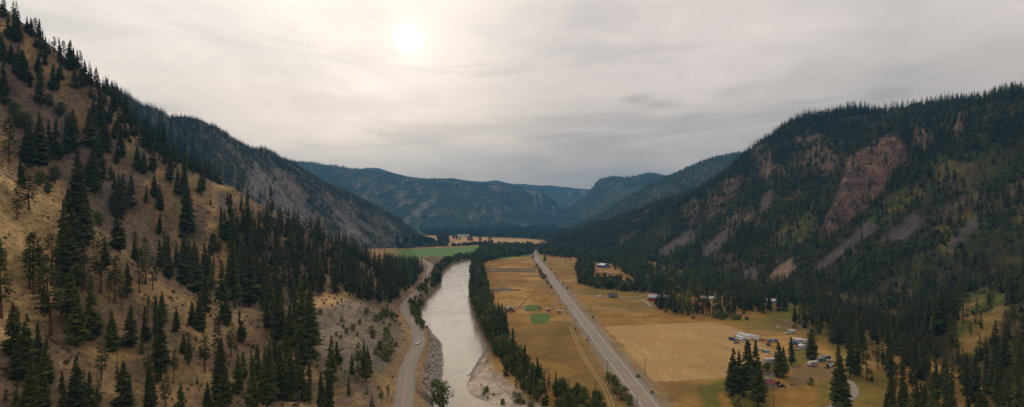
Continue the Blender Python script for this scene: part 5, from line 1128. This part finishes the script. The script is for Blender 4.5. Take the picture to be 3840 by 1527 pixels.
camper('camper', 'white camper among yard junk below the blue-grey barn', pos(2290, 1030), 30, 7.0); camper('camper', 'pale camper in the yard right of the first, by the trees', pos(2318, 1043), -10, 6.5)
for x, y, l in ((2250, 1020, 'left pile of pale boatyard boards below the blue-grey barn'), (2272, 1022, 'right pile of pale boards below the blue-grey barn')): stack(x, y, l, 3, 6, 3, 1.3, white, 20)
# yard by the mown field
car('van', 'blue van parked alone left of the white trailers', 'van', pos(2747, 1277), -60, (.03, .09, .17), 'suv', s=1.25)
trailer('dump_trailer', 'dark open trailer standing behind the white box truck', pos(2763, 1268), 75, 6, 2.4, 1.6, (.08, .085, .10), .9)
boxtruck('white box truck facing the viewer beside the long trailers', pos(2776, 1279), -75, (.75, .75, .74), (.72, .72, .72), 8.0)
trailer('semi_trailer', 'middle white semi trailer between the box truck and the long one', pos(2790, 1274), -66, 11, 2.6, 2.8, (.70, .70, .68), group='white semi trailers')
trailer('semi_trailer', 'longest white semi trailer at the right end of the row', pos(2809, 1272), -55, 15.5, 2.6, 2.8, (.74, .74, .71), group='white semi trailers')
car('car', 'rusty dark red car in front of the white box truck', 'car', pos(2762, 1288), 5, (.12, .035, .03)); car('car', 'red car behind the tips of the tall fir clump', 'car', pos(2806, 1293), 10, (.30, .05, .035))
e = thing('scrap_pipe', 'rusty pipes lying end to end along the field edge', 'scrap pipe', pos(2846, 1275), -38)
for u, v in ((-3, .3), (0, -.2), (3, .2)): MB().cyl((u-2, v, .5), (u+2, v, .5), .5, .5, 10).build('pipe_section', paint('rust', (.20, .09, .06), .9), e)
e = thing('dish_antenna', 'white round dish on a pole in the right field', 'dish antenna', pos(2916, 1236), 0); MB().cyl((0, 0, 0), (0, 0, 1.6), .08).build('post', greym, e); MB().cyl((0, -.1, 2.2), (0, -.4, 2.3), .35, 1.0, 14).build('dish', white, e)
trailer('cargo_trailer', 'white cargo trailer on the grass below the yellow bush', pos(2968, 1249), 8, 6, 2.4, 2.2, (.68, .68, .66), .6)
def boat(label, p, rz, L=6.0):
    e = thing('boat', label, 'boat', p, rz); V = []; 
    for x, w, z in ((-L/2, .95, .35), (-L*.1, 1.05, .3), (L*.3, .8, .35), (L/2, .05, .7)):
        V += [(x, -w, 1.15+.1*(x > 0)), (x, -w*.5, z), (x, w*.5, z), (x, w, 1.15+.1*(x > 0))]
    Fq = []
    for i in range(3):
        for j in range(3): a = i*4+j; Fq.append((a, a+1, a+5, a+4))
        Fq.append((i*4+3, i*4, i*4+4, i*4+7))
    Fq.append((3, 2, 1, 0)); o = mesh_obj('hull', V, Fq, white, e); MB().box((-.2, 0, 1.35), (L*.35, 1.2, .35), (.7, .8)).build('canopy', greym, e); return e
boat('white boat on the grass in front of the cargo trailer', pos(2956, 1253), 10, 6); boat('white boat lying below the yellow loader', pos(2982, 1313), 5, 6.5)
for x, l, c in ((2885, 'blue container at the left of the container row', (.10, .20, .38)), (2897, 'pale grey container in the middle of the container row', (.30, .33, .36)), (2908, 'dark slate container right of the pale grey one', (.10, .11, .15))): trailer('container', l, pos(x, 1283), 8, 2.6, 2.2, 2.1, c, .25, 'containers in a row', False, 'container')
e = thing('excavator', 'small dark excavator with its arm folded beside the yard fence', 'excavator', pos(2882, 1297), 20)
for s in (-1, 1): MB().box((0, s*.8, .35), (2.6, .5, .7), (.85, 1)).build('track', darkm, e)
MB().box((-.3, 0, 1.4), (2.0, 1.6, 1.2), (.9, .9)).build('body', paint('rust', (.20, .09, .06), .9), e); MB().box((.1, .35, 2.3), (1.0, .8, 1.0), (.9, .9)).build('cab', glass, e); MB().cyl((.7, -.3, 1.6), (2.1, -.3, 3.2), .17).cyl((2.1, -.3, 3.2), (3.0, -.3, 1.2), .13).build('arm', darkm, e)
camper('motorhome', 'left white motorhome of the pair by the big fir', pos(2994, 1284), 158, 8.5, True); camper('motorhome', 'right white motorhome of the pair, nearly hidden by the fir', pos(3008, 1288), 158, 9.5, True)
boxtruck('blue-cabbed truck in front of the pair of motorhomes', pos(2989, 1292), 200, (.45, .45, .44), (.06, .20, .45), 6.0)
e = thing('loader', 'yellow and red loader between the motorhomes and the white boat', 'loader', pos(2988, 1307), 160); yl = paint('machine_yellow', (.60, .28, .03), .5)
MB().box((0, 0, 1.3), (3.0, 1.5, 1.0), (.9, .9)).build('body', yl, e); MB().box((-.2, 0, 2.3), (1.1, 1.2, 1.1), (.85, .9)).build('cab', glass, e); MB().box((2.3, 0, .6), (.7, 2.2, .8)).build('bucket', paint('machine_red', (.42, .06, .04), .5), e); MB().cyl((1.2, .6, 1.4), (2.2, .6, .8), .12).cyl((1.2, -.6, 1.4), (2.2, -.6, .8), .12).build('arm', yl, e); wheels(e, (-1, 1), .85, .6)
gable('shed', 'pale grey shed beside the white boat, under the big fir', 'shed', pos(3010, 1308), 12, 6.5, 3.5, 2.4, .8, paint('pale_grey_boards', (.42, .44, .46), .7), white, .2, [], [('f', 1, 1, 1, 2)])
for i, (x, y, c, l, rz) in enumerate([(2846, 1314, (.70, .70, .70), 'white wrecked car at the left of the junk row behind the firs', 10), (2857, 1316, (.65, .64, .62), 'white wrecked car in the middle of the junk row', -30), (2864, 1321, (.30, .22, .15), 'brown wrecked car at the right of the junk row', 25)]): car('wrecked_car', l, 'car', pos(x, y), rz, c, 'car', 'wrecked cars in the junk row')
e = thing('portable_toilet', 'bright blue portable toilet with a white roof at the junk row', 'portable toilet', pos(2879, 1325), 20); MB().box((0, 0, 1.1), (1.4, 1.4, 2.2), (.95, .95)).build('wall', paint('toilet_blue', (.04, .25, .55), .5), e); MB().box((0, 0, 2.32), (1.5, 1.5, .24), (.7, .7)).build('roof', white, e); MB().box((0, -.72, 1.05), (.8, .05, 1.9)).build('door', paint('toilet_blue2', (.06, .30, .60), .5), e)
camper('motorhome', 'long white motorhome parked on the grass left of the paired firs', pos(2890, 1361), 194, 9.5, True)
camper('camper', 'white and brown camper with its hitch on the gravel yard', pos(3048, 1373), 200, 7.0)
trailer('container', 'left green container above the gravel yard', pos(3078, 1357), 18, 6.0, 2.5, 2.5, (.10, .19, .13), .15, 'green containers', False, 'container'); trailer('container', 'right darker green container above the gravel yard', pos(3097, 1349), 18, 6.0, 2.5, 2.5, (.085, .13, .11), .15, 'green containers', False, 'container')
e = thing('tractor', 'dark tractor with an orange front on the gravel yard', 'tractor', pos(3101, 1381), 200); MB().box((.9, 0, 1.0), (1.6, .8, .8), (.9, .85)).build('bonnet', paint('tractor_orange', (.65, .20, .02), .5), e); MB().box((-.6, 0, 1.0), (1.4, 1.3, .7)).build('body', darkm, e); MB().box((-.6, 0, 1.95), (1.3, 1.3, 1.3), (.88, .9)).build('cab', glass, e); MB().box((-.6, 0, 2.66), (1.3, 1.35, .12)).build('roof', greym, e); wheels(e, (-.8,), .85, .75); wheels(e, (1.3,), .7, .42)
car('car', 'white car behind the tractor, against the tall fir', 'car', pos(3121, 1374), 195, (.60, .60, .58)); boat('small white boat beside the green containers', pos(3110, 1356), 5, 4)
gable('hut', 'cream hut with a dull red roof beside the fir clump', 'hut', pos(2880, 1452), 100, 5.2, 5.4, 2.9, 1.3, cream, redr, .5, [('l', .5, 1.6, .8, .8)], [('l', -1.5, 1.05, .9, 2.0)])
gable('shed', 'small white shed with a dark grey roof behind the red-roofed hut', 'shed', pos(2884, 1422), 30, 2.6, 3.6, 2.4, 1.1, white, slate, .25, [('f', .5, 1.6, .6, .8)], [('f', -.5, 1.0, .8, 1.9)])
car('car', 'black car parked right beside the red-roofed hut', 'car', pos(2909, 1443), 160, (.015, .015, .018), 'suv'); car('wrecked_car', 'burnt dark car just right of the black one by the hut', 'car', pos(2929, 1451), 170, (.05, .035, .03))
e = thing('tyre_heap', 'small heap of old tyres on the dry grass right of the hut', 'tyres', pos(2971, 1445), 0)
for i in range(5): MB().cyl((i*.6-1.2, (i % 2)*.5, .1), (i*.6-1.2, (i % 2)*.5, .32), .4, .4, 12).build('tyre', tyre, e)
# fence between the mown field and the fields above it
def fence(pts, lab, n):
    c = [pos(x, y) for x, y in pts]; e = thing('wire_fence', lab, 'fence', c[0]); P = np.array(c)[:, :2]; s = np.r_[0, np.cumsum(np.hypot(*np.diff(P, axis=0).T))]; prev = None; w_ = MB()
    for i in range(n):
        t = s[-1]*i/(n-1); x = np.interp(t, s, P[:, 0])-c[0][0]; y = np.interp(t, s, P[:, 1])-c[0][1]
        MB().cyl((x, y, -.1), (x, y, 1.3), .08, .07, 5).build('post', pole_w, e)
        if prev: w_.cyl((prev[0], prev[1], 1.1), (x, y, 1.1), .012, k=3); w_.cyl((prev[0], prev[1], .6), (x, y, .6), .012, k=3)
        prev = (x, y)
    w_.build('wire', greym, e)
fence([(2245,1226),(2400,1219),(2560,1211),(2650,1207)], 'wire fence along the upper edge of the mown field', 32)
fence([(2650,1207),(2740,1220),(2800,1250),(2850,1278),(2900,1305)], 'wire fence along the right edge of the mown field', 26)
fence([(2183,1228),(2220,1278),(2290,1363),(2420,1430)], 'wire fence between the highway verge and the mown field', 24)
fence([(2060,985),(2100,985),(2140,990),(2170,1000)], 'wire fence across the far end of the right field', 12)
fence([(2150,1228),(2195,1320),(2255,1420),(2310,1527)], 'wire fence between the wheel tracks and the highway', 22)
# far buildings among the trees
for i, (x, y, w_, l, rc) in enumerate([(1630, 861, 14, 'white farmhouse alone at the foot of the far left mountain', white), (1757, 888, 10, 'narrow white building at the edge of the far woods', white), (1724, 886, 30, 'long pale shed at the back of the far straw field', white), (1745, 886, 26, 'second long pale shed, just right of the first far one', white), (1857, 872, 26, 'pale roof in the far woods below the mountain', cream), (1886, 874, 28, 'long pale roof right of the far woods clearing', white), (1954, 884, 24, 'cream farm building in the far woods on the right', cream), (1973, 885, 14, 'white house with a tall front in the far woods', white), (1983, 889, 12, 'brown-cream house right of the white far house', cream), (1990, 874, 20, 'pale green-grey roof at the right of the far woods', ltroof), (2028, 866, 16, 'tiny pale building near the far right hill foot', white)]):
    gable('farm_building', l, 'building', pos(x, y), 90 if w_ > 18 else 20, 9, w_, 7 if w_ < 20 else 5, 3, white if i % 2 == 0 else cream, rc, .5, [('r', 0, 3, 2, 1.5)], [('r', 3, 1.3, 2, 2.6)])
# fallen logs and snags on the left slope
def log(x0, y0, x1, y1, lab, c=(.30, .27, .24), r=.28):
    a, b = hit(x0, y0), hit(x1, y1); 
    if a is None or b is None or abs(a[1]-b[1]) > 60: return
    e = thing('fallen_log', lab, 'log', a); d = np.array(b)-np.array(a); mb = MB().cyl((0, 0, .25), tuple(d+np.array((0, 0, .25))), r, r*.5, 7); mb.build('trunk', paint('dead_wood_'+str(c), c, .9), e)
    MB().cyl(tuple(d*.4+np.array((0, 0, .3))), tuple(d*.45+np.array((.6, .2, 1.1))), .07, .03, 5).build('branch', paint('dead_wood_'+str(c), c, .9), e)
log(632, 1160, 650, 1140, 'pale dead log leaning up on the rocky knoll', (.42, .38, .34)); log(632, 1172, 692, 1155, 'pale fallen log below the rocky knoll', (.40, .36, .32)); log(650, 1145, 694, 1142, 'pale dead log lying level on the knoll top', (.38, .34, .30))
log(172, 1260, 258, 1320, 'long dark log lying down the slope right of the big pine', (.09, .07, .055), .35); log(224, 1362, 230, 1388, 'short pale log among grass above the small fir', (.40, .37, .33)); log(40, 330, 90, 385, 'dark log on the brown scree at upper left', (.08, .06, .05), .35); log(30, 1358, 58, 1358, 'dark log at the left edge near the bottom', (.08, .06, .05)); log(1000, 1285, 1008, 1300, 'pale stump log at the middle of the slope', (.4, .36, .32)); log(515, 1345, 520, 1370, 'short dark log above the lower firs', (.1, .08, .06))
def snag(px, py, hp, lab):
    p = hit(px, py); h = hp*p[1]/F; e = thing('dead_tree', lab, 'dead tree', p); MB().cyl((0, 0, -.3), (.3, 0, h), .22, .05, 6).build('trunk', paint('dead_bark', (.13, .085, .06), .9), e); r = random.Random(px)
    for i in range(9): z = h*(.35+.06*i); t = r.uniform(0, 6.28); L = r.uniform(.5, 1.5); MB().cyl((.3*z/h, 0, z), (.3*z/h+cos(t)*L, sin(t)*L, z+.2), .04, .015, 4).build('branch', paint('dead_bark', (.13, .085, .06), .9), e)
snag(650, 1440, 120, 'bare reddish dead tree by the orange scree, lower left slope'); snag(857, 1010, 85, 'leaning dead tree below the pair of tall firs'); snag(3293, 1388, 75, 'thin dead tree on the grass at the right'); snag(3700, 1180, 150, 'tall bare dead trunk in the sparse right woods'); snag(1048, 1310, 50, 'short dead tree beside the pine group, centre of the slope'); snag(20, 1010, 95, 'dead-topped snag at the far left edge')
# riprap and boulders
def rocks(name, n, seed, fn, smin, smax, mat, kind='stuff'):
    r = np.random.default_rng(seed); base = []; 
    for b_ in range(5):
        ic = np.array([(x, y, z) for x in (-1, 1) for y in (-1, 1) for z in (-1, 1)], float)*r.uniform(.55, 1.1, (8, 3)); base.append((ic, np.array([(0,1,3),(0,3,2),(4,6,7),(4,7,5),(0,4,5),(0,5,1),(2,3,7),(2,7,6),(0,2,6),(0,6,4),(1,5,7),(1,7,3)])))
    it = []
    for _ in range(n):
        p = fn(r)
        if p is not None: it.append((int(r.integers(0, 5)), p[0], p[1], p[2]+.15, r.uniform(smin, smax)**1.0, r.uniform(.9, 1.5)))
    return merge(name, it, base, mat, list(r.random(len(it))), r)
mr_, nt, b = new_mat('bank_rock'); at = N(nt, 'ShaderNodeAttribute', attribute_name='tint'); nt.links.new(ramp(nt, at.outputs['Fac'], [(0, (.13, .11, .095)), (.5, (.30, .26, .22)), (1, (.46, .41, .36))]), b.inputs['Base Color']); b.inputs['Roughness'].default_value = .9
def f_rip(r):
    t = r.uniform(2, 6.6); i = int(t); a, b_ = LB[i], LB[i+1]; x = a[0]+(b_[0]-a[0])*(t-i); y = a[1]+(b_[1]-a[1])*(t-i); d = abs(r.normal(0, 1))*4.5-2.0; x -= d
    z = float(ground(np.array([x]), np.array([y]))[0]); return (x, y, max(z, WL-.3)) if z < 6.0 else None
rocks('riprap', 3800, 5, f_rip, .25, .75, mr_)
bx = [p[0] for p in BAR]; by = [p[1] for p in BAR]
def f_bar(r):
    x = r.uniform(min(bx), max(bx)); y = r.uniform(min(by), max(by))
    if not inpoly(np.array([x]), np.array([y]), BAR)[0]: return None
    z = float(floor_z(np.array([x]), np.array([y]))[0]); return (x, y, z-.05) if z > -2.6 else None
rocks('cobbles', 9000, 6, f_bar, .08, .30, mr_)
def f_shoal(r):
    c = [(1640, 1135, 14, 22), (1600, 1205, 6, 22), (1600, 1225, 5, 14)][int(r.integers(0, 3))]; p = onz(c[0], c[1], WL); return (p[0]+r.normal(0, 1)*c[2]*.35, p[1]+r.normal(0, 1)*c[3]*.6, WL-.22)
rocks('river_shoal', 900, 7, f_shoal, .12, .5, mr_)
def f_edge(r):
    i = int(r.integers(6, 13)); a, b_ = RB[i], RB[i+1]; t = r.random(); return (a[0]+(b_[0]-a[0])*t+r.normal(0, .5), a[1]+(b_[1]-a[1])*t, WL+.0)
rocks('shore_stones', 1500, 8, f_edge, .12, .4, mr_)

def f_scree(r):
    x = r.uniform(-330, -70); y = r.uniform(150, 480); z = float(hz(HL, np.array([x]), np.array([y]))[0])
    if z < 9 or road_dist(np.array([x]), np.array([y]))[0] < 6 or fbm(np.array([x])/22, np.array([y])/22, 3, 811)[0] < .5: return None
    return (x, y, z-.1)
rocks('scree', 9000, 9, f_scree, .15, .6, paint('slope_stone', (.20, .16, .12), .95))
